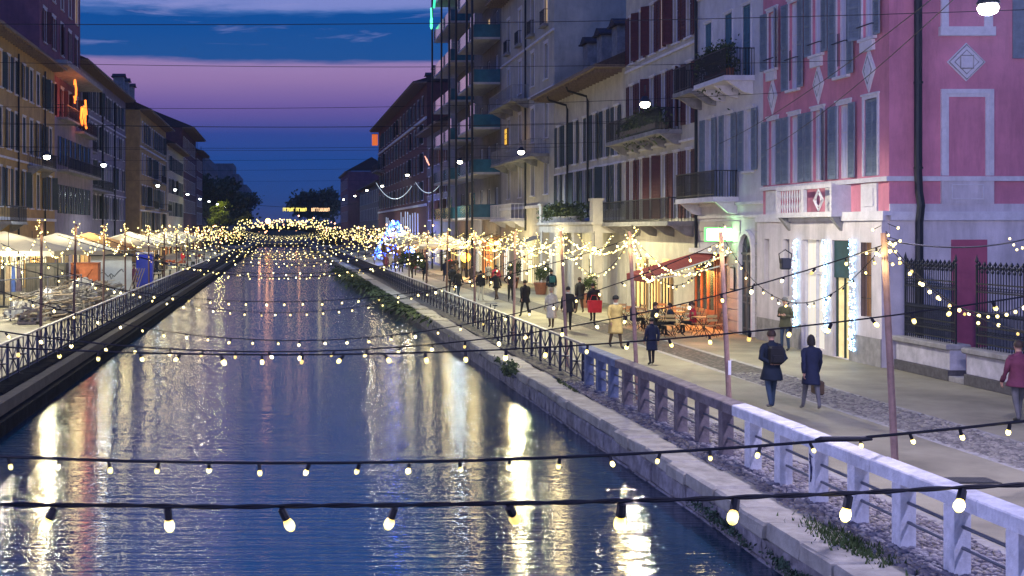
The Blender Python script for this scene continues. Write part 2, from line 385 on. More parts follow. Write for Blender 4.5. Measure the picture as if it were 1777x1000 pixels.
# ------------------------------------------------------------------ railings
M_conc = mat('white_painted_concrete', (.74, .74, .76), .75, .22, 5, spec=.2, bump=.6, bscale=24, dirt=.55)
M_brown = mat('weathered_brown_concrete', (.19, .16, .17), .75, .4, 5, bump=.5, dirt=.4)
M_bluep = mat('faded_blue_painted_concrete', (.15, .19, .30), .7, .4, 4, bump=.4, dirt=.4)
M_bar = mat('grey_rail_bar', (.16, .17, .20), .45, .2, metal=.5)
RX = 8.05
def post_rail(y0, y1, step, m, name, label, mtop=None, first=0):
    t = thing(name, label, 'railing', (RX, y0, 0))
    n = int(round((y1-y0)/step))
    L_ = y1-y0
    mb = MB(); w = .13
    sg = max(1, round(L_/2.62)); c = .018
    for q in range(sg):
        a, e = L_*q/sg+.006, L_*(q+1)/sg-.006; dz = rnd.uniform(-.006, .006)
        mb = MB(); pr = [(-w, .82), (w, .82), (w, 1.03-c), (w-c, 1.03), (-w+c, 1.0), (-w, 1.0-c)]
        for yy in (a, e):
            for (x, z) in pr: mb.v.append((x, yy, z+dz))
        for j in range(6): mb.f.append((j, (j+1) % 6, 6+(j+1) % 6, 6+j)); mb.m.append(0)
        mb.f += [tuple(range(6))[::-1], tuple(range(6, 12))]; mb.m += [0, 0]
        mb.obj('top_rail', mtop or m, t)
    pm = MB().box(-.10, .10, -.12, .12, -.04, .82, ch=.015).mesh('post', m)
    for i in range(n): link(pm, 'post', t, (rnd.uniform(-.008, .008), (i+.5)*step, 0), rz=rnd.uniform(-.03, .03))
    for z in (.33, .58):
        MB().tube([(0.0, .02, z), (0.0, L_-.02, z)], .022, 6).obj('bar', M_bar, t)
    return t
post_rail(6.6, 22.35, 1.31, M_conc, 'canal_railing', 'white painted concrete railing beside the pebble strip, with graffiti on one post')
post_rail(22.36, 30.2, 1.31, M_brown, 'canal_railing', 'weathered brown railing between the white and the blue sections')
post_rail(30.21, 33.9, 1.23, M_bluep, 'canal_railing', 'short railing section with faded blue top rail', M_bluep)
def lattice_rail(x, y0, y1, label, m, lit, side, step=1.4, parts_to=60):
    t = thing('canal_railing', label, 'railing', (x, y0, 0)); n = int((y1-y0)/step)
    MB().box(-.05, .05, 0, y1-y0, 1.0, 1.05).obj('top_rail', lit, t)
    pm = MB().box(-.035, .035, -.035, .035, 0, 1.0).box(-.02, .14*side if side > 0 else .02, -.03, .03, 0, .02).mesh('post', m)
    xm = MB()
    for s in (-1, 1):
        xm.tube([(0, -s*step*.5, .08), (0, 0, .5), (0, s*step*.5, .95)], .018, 5)
    xm.tube([(0, 0, .06), (0, 0, 1.0)], .015, 4); xm.tube([(0, -step/2, .06), (0, step/2, .06)], .018, 4)
    xm.lathe([(.11, -.02), (.14, 0), (.11, .02)], (0, 0, .5), 8)
    lm = xm.mesh('lattice', m); pfar = MB(); k = 0
    for i in range(n):
        if y0+i*step < parts_to:
            link(pm, 'post', t, (0, i*step, 0)); link(lm, 'lattice', t, (0, (i+.5)*step, 0))
        else:
            for src in (xm,):
                b = len(pfar.v); pfar.v += [(q[0], q[1]+(i+.5)*step, q[2]) for q in src.v]; pfar.f += [tuple(b+j for j in f) for f in src.f]; pfar.m += src.m
            pfar.box(-.035, .035, i*step-.035, i*step+.035, 0, 1.0)
    if pfar.v: stuff(pfar.obj('lattice_row', m, t))
    return t
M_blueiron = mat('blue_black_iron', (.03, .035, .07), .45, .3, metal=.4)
M_litrail = mat('lit_rail_top', (.30, .29, .30), .4, .3, 3, metal=.3)  # top rail paler than its lattice: the lit look is put into the colour
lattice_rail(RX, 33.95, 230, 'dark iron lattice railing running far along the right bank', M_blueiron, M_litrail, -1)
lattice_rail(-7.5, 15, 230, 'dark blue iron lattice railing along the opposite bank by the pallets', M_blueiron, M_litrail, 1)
# graffiti scrawl on a post
gp = MB()
for pts in (((0, .05), (.02, .3), (.05, .42)), ((-.03, .22), (.06, .3)), ((.03, .0), (-.02, .2), (.05, .36)), ((-.04, .38), (.05, .40))):
    gp.tube([(0, a, b) for a, b in pts], .009, 4)
gobj = gp.obj('graffiti_tag', mat('marker_ink', (.01, .015, .06), .5, 0), None, (RX-.107, 6.6+9.5*1.31, .3))
tag(gobj, 'black ink scribble on the canal side of a white post', 'graffiti')
# ------------------------------------------------------------------ facade kit.  local frame: x along the front, y inwards, z up
_cache = {}
def wall_with_openings(W, H, D, ops, mats, z0=0, top=True):
    """front with real openings (x0,x1,za,zb), reveals, and the other walls"""
    mb = MB(); us = sorted({0, W} | {o[0] for o in ops} | {o[1] for o in ops}); zs = sorted({z0, H} | {o[2] for o in ops} | {o[3] for o in ops})
    for i in range(len(us)-1):
        # merge vertical runs
        run = None
        for j in range(len(zs)-1):
            cu = (us[i]+us[i+1])/2; cz = (zs[j]+zs[j+1])/2
            hole = any(o[0] < cu < o[1] and o[2] < cz < o[3] for o in ops)
            if hole:
                if run is not None: mb.quad((us[i], 0, run), (us[i+1], 0, run), (us[i+1], 0, zs[j]), (us[i], 0, zs[j]))
                run = None
            elif run is None: run = zs[j]
        if run is not None: mb.quad((us[i], 0, run), (us[i+1], 0, run), (us[i+1], 0, H), (us[i], 0, H))
    r = .24
    for a, b, c, d in [o[:4] for o in ops]:
        mb.quad((a, 0, c), (a, r, c), (a, r, d), (a, 0, d)).quad((b, 0, c), (b, 0, d), (b, r, d), (b, r, c))
        mb.quad((a, 0, d), (a, r, d), (b, r, d), (b, 0, d)).quad((a, 0, c), (b, 0, c), (b, r, c), (a, r, c))
        mb.quad((a, r, c), (b, r, c), (b, r, d), (a, r, d), 1)
    mb.quad((0, 0, z0), (0, 0, H), (0, D, H), (0, D, z0)).quad((W, 0, z0), (W, D, z0), (W, D, H), (W, 0, H)).quad((0, D, z0), (0, D, H), (W, D, H), (W, D, z0))
    mb.quad((0, 0, H), (W, 0, H), (W, D, H), (0, D, H))
    return mb
M_inside = mat('dark_interior', (.02, .02, .03), .9, 0)
def shutter_mesh(w, h, m, lou):
    k = ('sh', round(w, 2), round(h, 2), m.name, lou)
    if k not in _cache:
        mb = MB()
        if lou:
            mb.box(0, .05, 0, .045, 0, h).box(w-.05, w, 0, .045, 0, h).box(.05, w-.05, 0, .045, 0, .07).box(.05, w-.05, 0, .045, h-.07, h).box(.05, w-.05, 0, .045, h*.48, h*.48+.06)
            mb.box(.05, w-.05, .034, .040, .07, h-.07)
            n = int((h-.14)/(.085 if lou == 1 else .14)); st = (h-.14)/n
            for i in range(n):
                z = .07+i*st
                if h*.46 < z < h*.5: continue
                mb.hexa([(.05, .0, z), (w-.05, .0, z), (w-.05, .012, z), (.05, .012, z), (.05, .034, z+st*.8), (w-.05, .034, z+st*.8), (w-.05, .045, z+st*.8), (.05, .045, z+st*.8)])
        else: mb.box(0, w, 0, .045, 0, h)
        _cache[k] = mb.mesh('shutter', m)
    return _cache[k]
def window_meshes(w, h, mf, casing, detail):
    k = ('w', round(w, 2), round(h, 2), mf.name, casing, detail)
    if k not in _cache:
        mb = MB(); f = .06; y0, y1 = .10, .15
        mb.box(-w/2, -w/2+f, y0, y1, 0, h).box(w/2-f, w/2, y0, y1, 0, h).box(-w/2+f, w/2-f, y0, y1, 0, f).box(-w/2+f, w/2-f, y0, y1, h-f, h)
        mb.box(-.035, .035, y0, y1, f, h-f)
        if detail: mb.box(-w/2+f, -.035, y0+.01, y1-.01, h*.62, h*.62+.04).box(.035, w/2-f, y0+.01, y1-.01, h*.62, h*.62+.04)
        if casing:
            c = casing
            mb.box(-w/2-c, -w/2, -.035, .02, 0, h+c).box(w/2, w/2+c, -.035, .02, 0, h+c).box(-w/2, w/2, -.035, .02, h, h+c).box(-w/2-c*1.3, w/2+c*1.3, -.07, .0, h+c, h+c+.06)
        _cache[k] = mb.mesh('window', mf)
        _cache[('p',)+k] = MB().box(-w/2+.06, w/2-.06, .12, .135, .06, h-.06).mesh('pane', M_glassd)
        _cache[('s',)+k] = MB().box(-w/2-.12, w/2+.12, -.12, .0, -.09, -.0).mesh('sill', M_white)
    return _cache[k], _cache[('p',)+k], _cache[('s',)+k]
_panes = {}
def add_window(par, u, z, w, h, mf, msh=None, sw=None, lou=1, casing=.1, sill=True, pane=None, detail=True, closed=False, ajar=0, rr=random):
    wm, pm, sm = window_meshes(w, h, mf, casing, detail)
    o = link(wm, 'window', par, (u, 0, z))
    p = link(pm, 'pane', o)
    if pane is not None:
        p.material_slots[0].link = 'OBJECT'; p.material_slots[0].material = pane
    if sill: link(sm, 'sill', o)
    if msh:
        sw = sw or w/2
        if closed:
            me = shutter_mesh(w/2-.01, h-.02, msh, lou)
            link(me, 'shutter', o, (-w/2+.002, .02, .01)); link(me, 'shutter', o, (.008, .02, .01))
        else:
            me = shutter_mesh(sw, h, msh, lou)
            a = rr.uniform(0, .12)+ajar+(rr.uniform(.25, .9) if rr.random() < .14 else 0)
            link(me, 'shutter', o, (-w/2-.01, -.085, 0), rot=(0, 0, pi+a)).scale = (1, -1, 1)
            b = rr.uniform(0, .12)+ajar+(rr.uniform(.25, .9) if rr.random() < .14 else 0)
            link(me, 'shutter', o, (w/2+.01, -.085, 0), rot=(0, 0, -b))
    return o
def balcony(par, u0, u1, z, d=1.1, h=1.0, m=None, slab=None, bars=.13, brackets=2, style='bars'):
    m = m or M_iron; slab = slab or M_stone
    b = MB().box(u0, u1, -d, -.001, z-.16, z).box(u0-.05, u1+.05, -d-.05, -.001, z-.2, z-.16).obj('balcony', slab, par)
    rl = MB(); rl.box(u0, u1, -d+.02, -d+.07, z+h-.04, z+h).box(u0, u0+.05, -d+.07, -.0, z+h-.04, z+h).box(u1-.05, u1, -d+.07, 0, z+h-.04, z+h)
    rl.box(u0, u1, -d+.03, -d+.06, z+.08, z+.11)
    n = int((u1-u0)/bars)
    for i in range(n+1):
        x = u0+.02+(u1-u0-.06)*i/n; rl.box(x, x+.022, -d+.034, -d+.056, z, z+h-.04)
        if style == 'fancy' and i < n:
            xx = x+(u1-u0)/n/2; rl.lathe([(.01, -.008), (.035, 0), (.01, .008)], (xx, -d+.045, z+h*.6), 6); rl.lathe([(.01, -.008), (.035, 0), (.01, .008)], (xx, -d+.045, z+h*.25), 6)
    k = int(d/bars)
    for i in range(k+1):
        y = -d+.04+(d-.05)*i/max(k, 1)
        for x in (u0+.01, u1-.035): rl.box(x, x+.022, y, y+.022, z, z+h-.04)
    rl.obj('railing', m, b)
    for i in range(brackets):
        x = u0+.25+(u1-u0-.5)*i/max(1, brackets-1)
        MB().hexa([(x-.09, -.35, z-.62), (x+.09, -.35, z-.62), (x+.09, 0, z-.7), (x-.09, 0, z-.7), (x-.09, -d*.85, z-.2), (x+.09, -d*.85, z-.2), (x+.09, 0, z-.2), (x-.09, 0, z-.2)]).obj('bracket', slab, b)
    return b
def downpipe(par, u, z0, z1, m=None, r=.07, eave=None):
    pts = [(u, -.12, z0), (u, -.12, z1)]
    if eave: pts += [(u+.05, -.2, z1+.25), (u+.15, -eave+.1, z1+.55), (u+.15, -eave, z1+.8)]
    return MB().tube(pts, r, 7).obj('downpipe', m or M_iron, par)
def facade(name, label, side, xf, y0, y1, H, mwall, rows, D=11, mf=None, msh=None, eave=.9, roof=2.2, lou=1, casing=.1, detail=True, bands=(), base=None, z0=0, group=None, pitch='street', mband=None):
    """rows: list of (z_sill, height, width, [street positions], options)"""
    W = y1-y0
    if side > 0: b = thing(name, label, 'building', (xf, y1, 0), -pi/2, group); U = lambda Y: y1-Y
    else: b = thing(name, label, 'building', (xf, y0, 0), pi/2, group); U = lambda Y: Y-y0
    mf = mf or M_white; ops = []; wins = []
    for z, h, w, ys, op in rows:
        for Y in ys:
            u = U(Y)
            if u-w/2 < .05 or u+w/2 > W-.05: continue
            ops.append((u-w/2, u+w/2, z, z+h)); wins.append((u, z, w, h, op))
    wall_with_openings(W, H, D, ops, None, z0).obj('wall', [mwall, M_inside], b)
    for u, z, w, h, op in wins:
        pr = op.get('pane')
        if callable(pr): pr = pr()
        add_window(b, u, z, w, h, op.get('mf', mf), op.get('msh', msh), op.get('sw'), op.get('lou', lou), op.get('casing', casing), op.get('sill', True), pr, detail, op.get('closed', False) or random.random() < op.get('pclosed', 0))
    for i, (z, hh, pr) in enumerate(bands):
        MB().box(0, W, -pr, -.001, z, z+hh).obj('cornice', mband or M_white, b)
    if eave:
        MB().box(-.0, W, -eave, -.001, H-.02, H+.12).box(0, W, -eave-.12, -eave, H-.02, H+.16).obj('eave', M_wood, b)
        k = MB(); n = int(W/.8)
        for i in range(n): k.box(i*.8+.3, i*.8+.42, -eave+.05, -.002, H-.2, H-.021)
        stuff(k.obj('rafter_row', M_wood, b))
    if roof:
        e = eave+.1
        MB().poly([(0, -e, H+.125), (W, -e, H+.125), (W, D*.5, H+roof), (0, D*.5, H+roof)]).poly([(0, D, H+.125), (0, D*.5, H+roof), (W, D*.5, H+roof), (W, D, H+.125)]).poly([(0, -e, H+.12), (0, D*.5, H+roof), (0, D, H+.12)]).poly([(W, -e, H+.12), (W, D, H+.12), (W, D*.5, H+roof)]).obj('roof', M_roof, b)
    return b, U
def chimney(b, u, d, z, w=.6, h=1.6, m=None, cap=True):
    mb = MB().box(u-w/2, u+w/2, d-w/2, d+w/2, z-1.2, z+h)
    c = mb.obj('chimney', m or M_stone, b)
    if cap:
        q = MB(); q.box(u-w*.7, u+w*.7, d-w*.7, d+w*.7, z+h, z+h+.1)
        q.hexa([(u-w*.65, d-w*.65, z+h+.1), (u+w*.65, d-w*.65, z+h+.1), (u+w*.65, d+w*.65, z+h+.1), (u-w*.65, d+w*.65, z+h+.1), (u-.05, d-w*.65, z+h+.5), (u+.05, d-w*.65, z+h+.5), (u+.05, d+w*.65, z+h+.5), (u-.05, d+w*.65, z+h+.5)])
        q.obj('cap', M_roof, c)
    return c
def spread(a, b, n): return [a+(b-a)*(i+.5)/n for i in range(n)]
XF = 17.9
# materials for the fronts
M_pink = mat('pink_plaster', (.66, .25, .33), .85, .24, .5, bump=.35, bscale=50, dirt=.42)
M_lav = mat('pale_plaster_ground_floor', (.68, .63, .64), .85, .2, .8, bump=.3, bscale=40, dirt=.5)
M_whitew = mat('white_plaster', (.66, .64, .66), .85, .18, 1., bump=.2, bscale=40, dirt=.25)
M_beige = mat('beige_plaster', (.50, .46, .38), .85, .2, .9, bump=.2, bscale=30, dirt=.35)
M_cream = mat('cream_plaster', (.58, .54, .46), .85, .2, 1., bump=.2, bscale=30, dirt=.35)
M_yel = mat('yellow_plaster', (.46, .31, .12), .85, .25, .8, bump=.2, bscale=30, dirt=.35)
M_purple = mat('faded_red_plaster', (.24, .10, .13), .85, .2, .8, bump=.2, dirt=.3)
M_grey = mat('grey_plaster', (.22, .20, .19), .85, .25, .7, bump=.2, dirt=.4)
M_redbr = mat('dark_red_brick_wall', (.16, .06, .055), .9, .25, 2, bump=.3, dirt=.3)
M_shb = mat('shutter_grey_blue', (.20, .25, .30), .6, .2, 5)
M_shr = mat('shutter_dark_red', (.10, .028, .03), .6, .25, 5)
M_shg = mat('shutter_dark_green', (.04, .06, .06), .6, .25, 5)
M_shteal = mat('shutter_teal', (.07, .18, .24), .6, .25, 5)
M_blues = mat('lit_net_curtain', (.66, .68, .80), .4, .25, 2, spec=.6, stretch=(6, 6, .4))
rp = random.Random(12)
M_litr = mat('lit_room_glass', (.5, .35, .15), .4, .4, 2, emit=(1, .66, .28), es=.55, nosample=True)
def curt(p): return lambda: (M_litr if rp.random() < .05 else M_curtain if rp.random() < p else None)

# ---- pink house on the corner
WY = [46.25, 44.3, 42.35, 40.4]
b, U = facade('pink_house', 'pink corner house with white trim and grey shutters above a lit shop', 1, XF, 37.4, 47.2, 15.2, M_pink,
    [(5.72, 2.35, .86, WY, dict(pane=M_blues, sw=.48, sill=False)), (5.72, 2.35, .86, [38.55], dict(closed=True, sill=False)),
     (9.95, 2.1, .84, [46.3, 42.4, 38.7], dict(sw=.47, pane=M_blues)), (9.0, 3.05, .84, [44.35, 40.5], dict(sw=.47, pane=M_blues))],
    msh=M_shb, eave=.9, roof=2.0, casing=.11)
pink = b
W = 9.8
def op_wall(par, W, H, D, ops, m): pass
# the pale ground floor stands 6 cm proud of the pink wall, with its shop openings
gops = [(U(43.15), U(41.35), .15, 3.75), (U(40.75), U(39.55), .02, 3.75), (U(38.75), U(38.05), 1.45, 3.7), (U(44.75), U(44.2), 1.75, 3.75), (U(46.5), U(46.05), 1.9, 3.75)]
mb = MB(); us = sorted({0, W} | {q for o in gops for q in o[:2]}); zs = sorted({0.012, 4.5} | {q for o in gops for q in o[2:]})
for i in range(len(us)-1):
    for j in range(len(zs)-1):
        cu = (us[i]+us[i+1])/2; cz = (zs[j]+zs[j+1])/2
        if not any(o[0] < cu < o[1] and o[2] < cz < o[3] for o in gops): mb.box(us[i], us[i+1], -.22, -.004, zs[j], zs[j+1])
mb.obj('ground_floor_wall', M_lav, b)
MB().box(-.0, W+.24, -.30, -.22, 4.36, 4.52).box(0, W+.2, -.28, -.001, 4.505, 4.64).obj('cornice', M_white, b)
MB().box(0, W+.14, -.14, -.001, 5.52, 5.66).obj('cornice', M_white, b)
MB().box(0, W+.002, -.26, -.221, .012, .75).obj('plinth', M_stone, b) if False else None
for u0, u1 in ((U(47.2), U(43.2)), (U(39.5), U(37.4))):
    MB().box(u0, u1, -.25, -.221, .012, .85).obj('plinth', M_stone, b)
# panels in the band between shop and first floor
for Y, k in ((46.3, .42), (41.2, .4), (38.6, .42)):
    u = U(Y); MB().box(u-k*1.25, u+k*1.25, -.05, -.002, 4.64, 5.5).box(u-k*.75, u+k*.75, -.075, -.05, 4.8, 5.34).obj('panel', M_white, b)
bal = MB().box(U(44.4), U(39.9), -.62, -.001, 4.5, 4.66).obj('balcony', M_white, b)
ub0, ub1 = U(44.4), U(39.9)
bb = MB().box(ub0, ub1, -.62, -.5, 5.42, 5.55).box(ub0, ub0+.14, -.62, -.5, 4.66, 5.42).box(ub1-.14, ub1, -.62, -.5, 4.66, 5.42).box((ub0+ub1)/2-.1, (ub0+ub1)/2+.1, -.62, -.5, 4.66, 5.42)
bb.box(ub1-.12, ub1, -.5, -.0, 4.66, 5.5)
for i in range(9):
    x = ub0+.25+i*.21
    if x < (ub0+ub1)/2-.14: bb.lathe([(.02, 0), (.04, .22), (.015, .38), (.04, .54), (.02, .76)], (x, -.56, 4.66), 6)
cx = (ub0+ub1)/2+1.15
for s in (-1, 1):
    bb.tube([(cx+s*.36, -.56, 5.04), (cx, -.56, 5.04+.34)], .03, 4).tube([(cx+s*.36, -.56, 5.04), (cx, -.56, 5.04-.34)], .03, 4)
bb.tube([(cx+.2*cos(t*pi/6), -.56, 5.04+.2*sin(t*pi/6)) for t in range(13)], .03, 4)
bb.obj('balustrade', M_white, bal)
for x in (ub0+.2, ub1-.2): MB().hexa([(x-.1, -.28, 4.1), (x+.1, -.28, 4.1), (x+.1, -.23, 4.05), (x-.1, -.23, 4.05), (x-.1, -.58, 4.5), (x+.1, -.58, 4.5), (x+.1, -.23, 4.5), (x-.1, -.23, 4.5)]).obj('bracket', M_stone, bal)
# little iron guards on the upper windows
for Y, z in ((46.3, 9.95), (42.4, 9.95), (38.7, 9.95), (44.35, 9.0), (40.5, 9.0)):
    u = U(Y); zz = z+.35 if z > 9.5 else z+1.05
    mb = MB().box(u-.5, u+.5, -.16, -.13, zz, zz+.03)
    for q in (-.5, .47): mb.box(u+q, u+q+.03, -.13, -.0, zz, zz+.03)
    if z < 9.5:
        for q in (-.06, .04): mb.box(u+q, u+q+.02, -.15, -.13, z+.3, zz+.3)
    mb.obj('window_guard', M_iron, b)
    if z > 9.5: MB().box(u-.42, u+.42, -.1, -.001, z-.42, z-.1).obj('sill_apron', M_white, b)
for Y in (46.2, 42.25, 38.65, 44.3+4): 
    if Y > 47: continue
    pass
def diamond(par, u, z, w, h, loc_y=-.001, rz=0):
    mb = MB()
    for s, (a, c) in ((1, (0, .04)), (.8, (.04, .055)), (.72, (.055, .035))):
        mb.hexa([(u-w*s, -a, z), (u, -a, z-h*s), (u+w*s, -a, z), (u, -a, z+h*s)]+[(u-w*s, -a-c, z), (u, -a-c, z-h*s), (u+w*s, -a-c, z), (u, -a-c, z+h*s)] if s == 1 else [(u-w*s, -.04, z), (u, -.04, z-h*s), (u+w*s, -.04, z), (u, -.04, z+h*s), (u-w*s, -.06 if s == .8 else -.045, z), (u, -.06 if s == .8 else -.045, z-h*s), (u+w*s, -.06 if s == .8 else -.045, z), (u, -.06 if s == .8 else -.045, z+h*s)])
    mb.box(u-w*.3, u+w*.3, -.085, -.06, z-h*.3, z+h*.3)
    o = mb.obj('diamond_ornament', M_white, par); q = MB(); c = [(u-w*.62, -.062, z), (u, -.062, z-h*.62), (u+w*.62, -.062, z), (u, -.062, z+h*.62), (u-w*.62, -.062, z)]
    q.tube(c, .018, 4); q.obj('moulding', M_stone, o); return o
for Y in (46.25, 42.3, 38.65): diamond(b, U(Y), 8.95, .42, .68)
# corner gable end of the pink house, facing the camera, in the same local frame: x = W side
def gable(par, Wl, D):
    """returns an empty-less offset function: local frame whose x runs inwards from the corner"""
    return None
ge = lambda x, z: (W+.0, x, z)
# gable pieces: local x = W (outwards +x), local y = distance from corner
def gbox(d0, d1, p0, p1, z0, z1): return MB().box(W+p0, W+p1, d0, d1, z0, z1)
def gscale(px): return (px-1544)/58.8
def gz(py): return CH+(HZ-py)*37.4/F
# blind windows
for (p0, p1, y0_, y1_) in ((1633, 1724, 305, 155), (1633, 1722, 60, -60)):
    d0, d1, z0, z1 = gscale(p0), gscale(p1), gz(y0_), gz(y1_)
    mb = MB(); t = .14
    for (a, bq, c, d, pr) in ((d0, d0+t, z0, z1, .07), (d1-t, d1, z0, z1, .07), (d0+t, d1-t, z1-t, z1, .07), (d0+t, d0+t+.09, z0, z1-t, .04), (d1-t-.09, d1-t, z0, z1-t, .04), (d0+t+.09, d1-t-.09, z1-t-.09, z1-t, .04)):
        mb.box(W+.001, W+pr, a, bq, c, d)
    if y0_ < 100: mb.box(W+.001, W+.12, d0-.06, d1+.06, z0-.05, z0+.22)
    mb.obj('blind_window_frame', M_white, b)
cx, cz = gscale(1677), gz(108); w = .57
mb = MB()
for s, pr in ((1, .03), (.84, .05), (.78, .035)):
    mb.hexa([(W+.001, cx-w*s, cz), (W+.001, cx, cz-w*s), (W+.001, cx+w*s, cz), (W+.001, cx, cz+w*s), (W+pr, cx-w*s, cz), (W+pr, cx, cz-w*s), (W+pr, cx+w*s, cz), (W+pr, cx, cz+w*s)])
for q in (-1, 1):
    mb.box(W+.05, W+.075, cx+q*.19-.01*q, cx+q*.2+.01, cz-.2, cz+.2)
mb.box(W+.05, W+.07, cx-.17, cx+.17, cz-.17, cz+.17); mb.box(W+.07, W+.09, cx-.12, cx+.12, cz-.12, cz+.12)
do = mb.obj('diamond_ornament', M_white, b); q = MB()
for s_ in (.62, .9): q.tube([(W+.055, cx-w*s_, cz), (W+.055, cx, cz-w*s_), (W+.055, cx+w*s_, cz), (W+.055, cx, cz+w*s_), (W+.055, cx-w*s_, cz)], .014, 4)
q.tube([(W+.075, cx-.19, cz-.19), (W+.075, cx+.19, cz-.19), (W+.075, cx+.19, cz+.19), (W+.075, cx-.19, cz+.19), (W+.075, cx-.19, cz-.19)], .016, 4).obj('moulding', M_stone, do)
MB().box(W+.001, W+.10, .0, 11, 5.52, 5.66).obj('cornice', M_white, b)
MB().box(W+.001, W+.14, -.02, 11, 4.36, 4.62).obj('cornice', M_white, b)
MB().box(W+.001, W+.05, -.0, 11, 4.62, 4.85).obj('band', M_lav, b)
d0, d1 = gscale(1633), gscale(1724)
MB().box(W+.001, W+.07, d0, d1, 4.85, 5.52).obj('panel', M_lav, b)
mb = MB(); q0, q1 = gscale(1650), gscale(1706)
for (a, c, e, f) in ((q0, q1, 4.98, 5.01), (q0, q1, 5.40, 5.43), (q0, q0+.03, 5.01, 5.4), (q1-.03, q1, 5.01, 5.4)): mb.box(W+.07, W+.09, a, c, e, f)
mb.obj('panel_moulding', M_white, b)
MB().box(W+.001, W+.045, -.0, 11, .0, 4.36).obj('ground_floor_wall', M_lav, b)
mb = MB().box(W+.045, W+.07, gscale(1650), gscale(1712), .0, gz(416)); mb.obj('door', mat('pink_door', (.42, .10, .16), .7, .15, 2), b)
# gable shutter at the right edge and the rain pipe
sm = shutter_mesh(1.3, 4.5, M_shb, 1); s = link(sm, 'shutter', b, (W+.02, gscale(1757), gz(102)), rot=(0, 0, pi/2)); s.scale = (1, -1, 1)
dp = MB().tube([(W+.25, gscale(1587), 15), (W+.25, gscale(1587), 5.75), (W+.27, gscale(1588), 5.2), (W+.32, gscale(1590), 4.8), (W+.25, gscale(1589), 4.3), (W+.25, gscale(1589), 0)], .11, 10)
for z in (14, 11.2, 8.4, 5.9, 3): dp.lathe([(.13, -.03), (.13, .03)], (W+.25, gscale(1587.5), z), 10)
dp.obj('downpipe', M_iron, b, smooth=False)
# shop front
MB().box(U(43.15), U(41.35), -.02, -.005, .15, 3.75).obj('shop_curtain', mat('lit_shop_curtain', (.8, .78, .7), .8, .2, 3, emit=(1, .90, .72), es=.3, stretch=(8, 8, .3)), b)
mb = MB()
for u in (U(43.15), U(42.25), U(41.41)): mb.box(u, u+.06, -.12, -.03, .15, 3.75)
mb.box(U(43.15), U(41.35), -.11, -.03, 2.6, 2.68); mb.obj('shop_window_frame', M_white, b)
MB().box(U(40.75), U(39.55), -.04, -.005, .02, 2.55).obj('shop_door', mat('lit_shop_interior', (.7, .6, .3), .6, .4, 4, emit=(1, .8, .38), es=.55), b)
mb = MB(); 
for u in (U(40.75), U(40.15)-.03, U(39.6)): mb.box(u, u+.06, -.1, -.041, .02, 2.55)
mb.obj('shop_door_frame', mat('dark_green_paint', (.02, .05, .05), .5, .1), b)
MB().box(U(40.75), U(39.55), -.16, -.005, 2.56, 3.74).obj('fascia', mat('dark_green_fascia', (.015, .055, .06), .5, .3), b)
MB().box(U(38.75), U(38.05), -.03, -.005, 1.45, 3.7).obj('pane', mat('warm_dim_glass', (.2, .1, .05), .3, .5, 3, emit=(1, .5, .2), es=.35, nosample=True), b)
mb = MB()
for i in range(8): u = U(38.75)+.02+i*.09; mb.tube([(u, -.2, 1.45), (u, -.2, 3.7)], .012, 4)
for z in (2.0, 2.7, 3.3): mb.box(U(38.75), U(38.05), -.215, -.185, z, z+.02)
mb.obj('window_bars', M_iron, b)
for (a, c, z) in ((44.75, 44.2, 1.75), (46.5, 46.05, 1.9)): MB().box(U(a), U(c), -.05, -.005, z, 3.75).obj('pane', mat('grey_blue_door_glass', (.22, .22, .27), .4, .2, 2), b)
for Yd in (41.0, 43.35, 39.2): MB().box(U(Yd)-.02, U(Yd)+.12, -.36, -.33, .95, 1.2).obj('wall_plaque', M_white, b) if False else None
# columns of white fairy lights
rr = random.Random(9); ledm = glow('white_fairy_light', (.36, .66, 1), 7)
for i, (Y, lab, wd) in enumerate(((43.5, 'column of white fairy lights left of the shop curtain', .34), (41.12, 'column of white fairy lights between the shop window and door', .34), (39.15, 'broad column of white fairy lights right of the shop door', .42))):
    t = thing('fairy_light_column', lab, 'fairy lights', (XF-.25, Y, 0), -pi/2, 'fairy light columns on the pink house')
    mb = MB(); cb = MB()
    for k in range(230):
        u = rr.uniform(-wd/2, wd/2); z = .75+(3.0-.0)*rr.random(); y = rr.uniform(-.09, -.03)
        if i == 2: z = .35+3.45*rr.random()
        mb.ball((u, y, z), .019, 5, 3)
    for k in range(9):
        u = -wd/2+wd*k/8; cb.tube([(u+rr.uniform(-.02, .02), -.02-rr.random()*.03, .7+j*.3) for j in range(11)], .005, 3)
    mb.obj('fairy_bulbs', ledm, t)['kind'] = 'stuff'; cb.obj('wire_strands', mat('white_wire', (.5, .5, .52), .5, 0), t)
    fl = lamp('fairy_glow', 'AREA', (0, -.22, 2.3), 4, (.75, .86, 1), .5, t, rot=(-pi/2, 0, 0)); fl.data.shape = 'RECTANGLE'; fl.data.size_y = 3.0
lamp('shop_glow', 'AREA', (XF-.4, 42.2, 2.0), 14, (1, .9, .7), 1.6, None, rot=(0, pi/2, 0))
lamp('shop_glow', 'AREA', (XF-.4, 40.1, 1.5), 12, (1, .8, .45), 1.0, None, rot=(0, pi/2, 0))

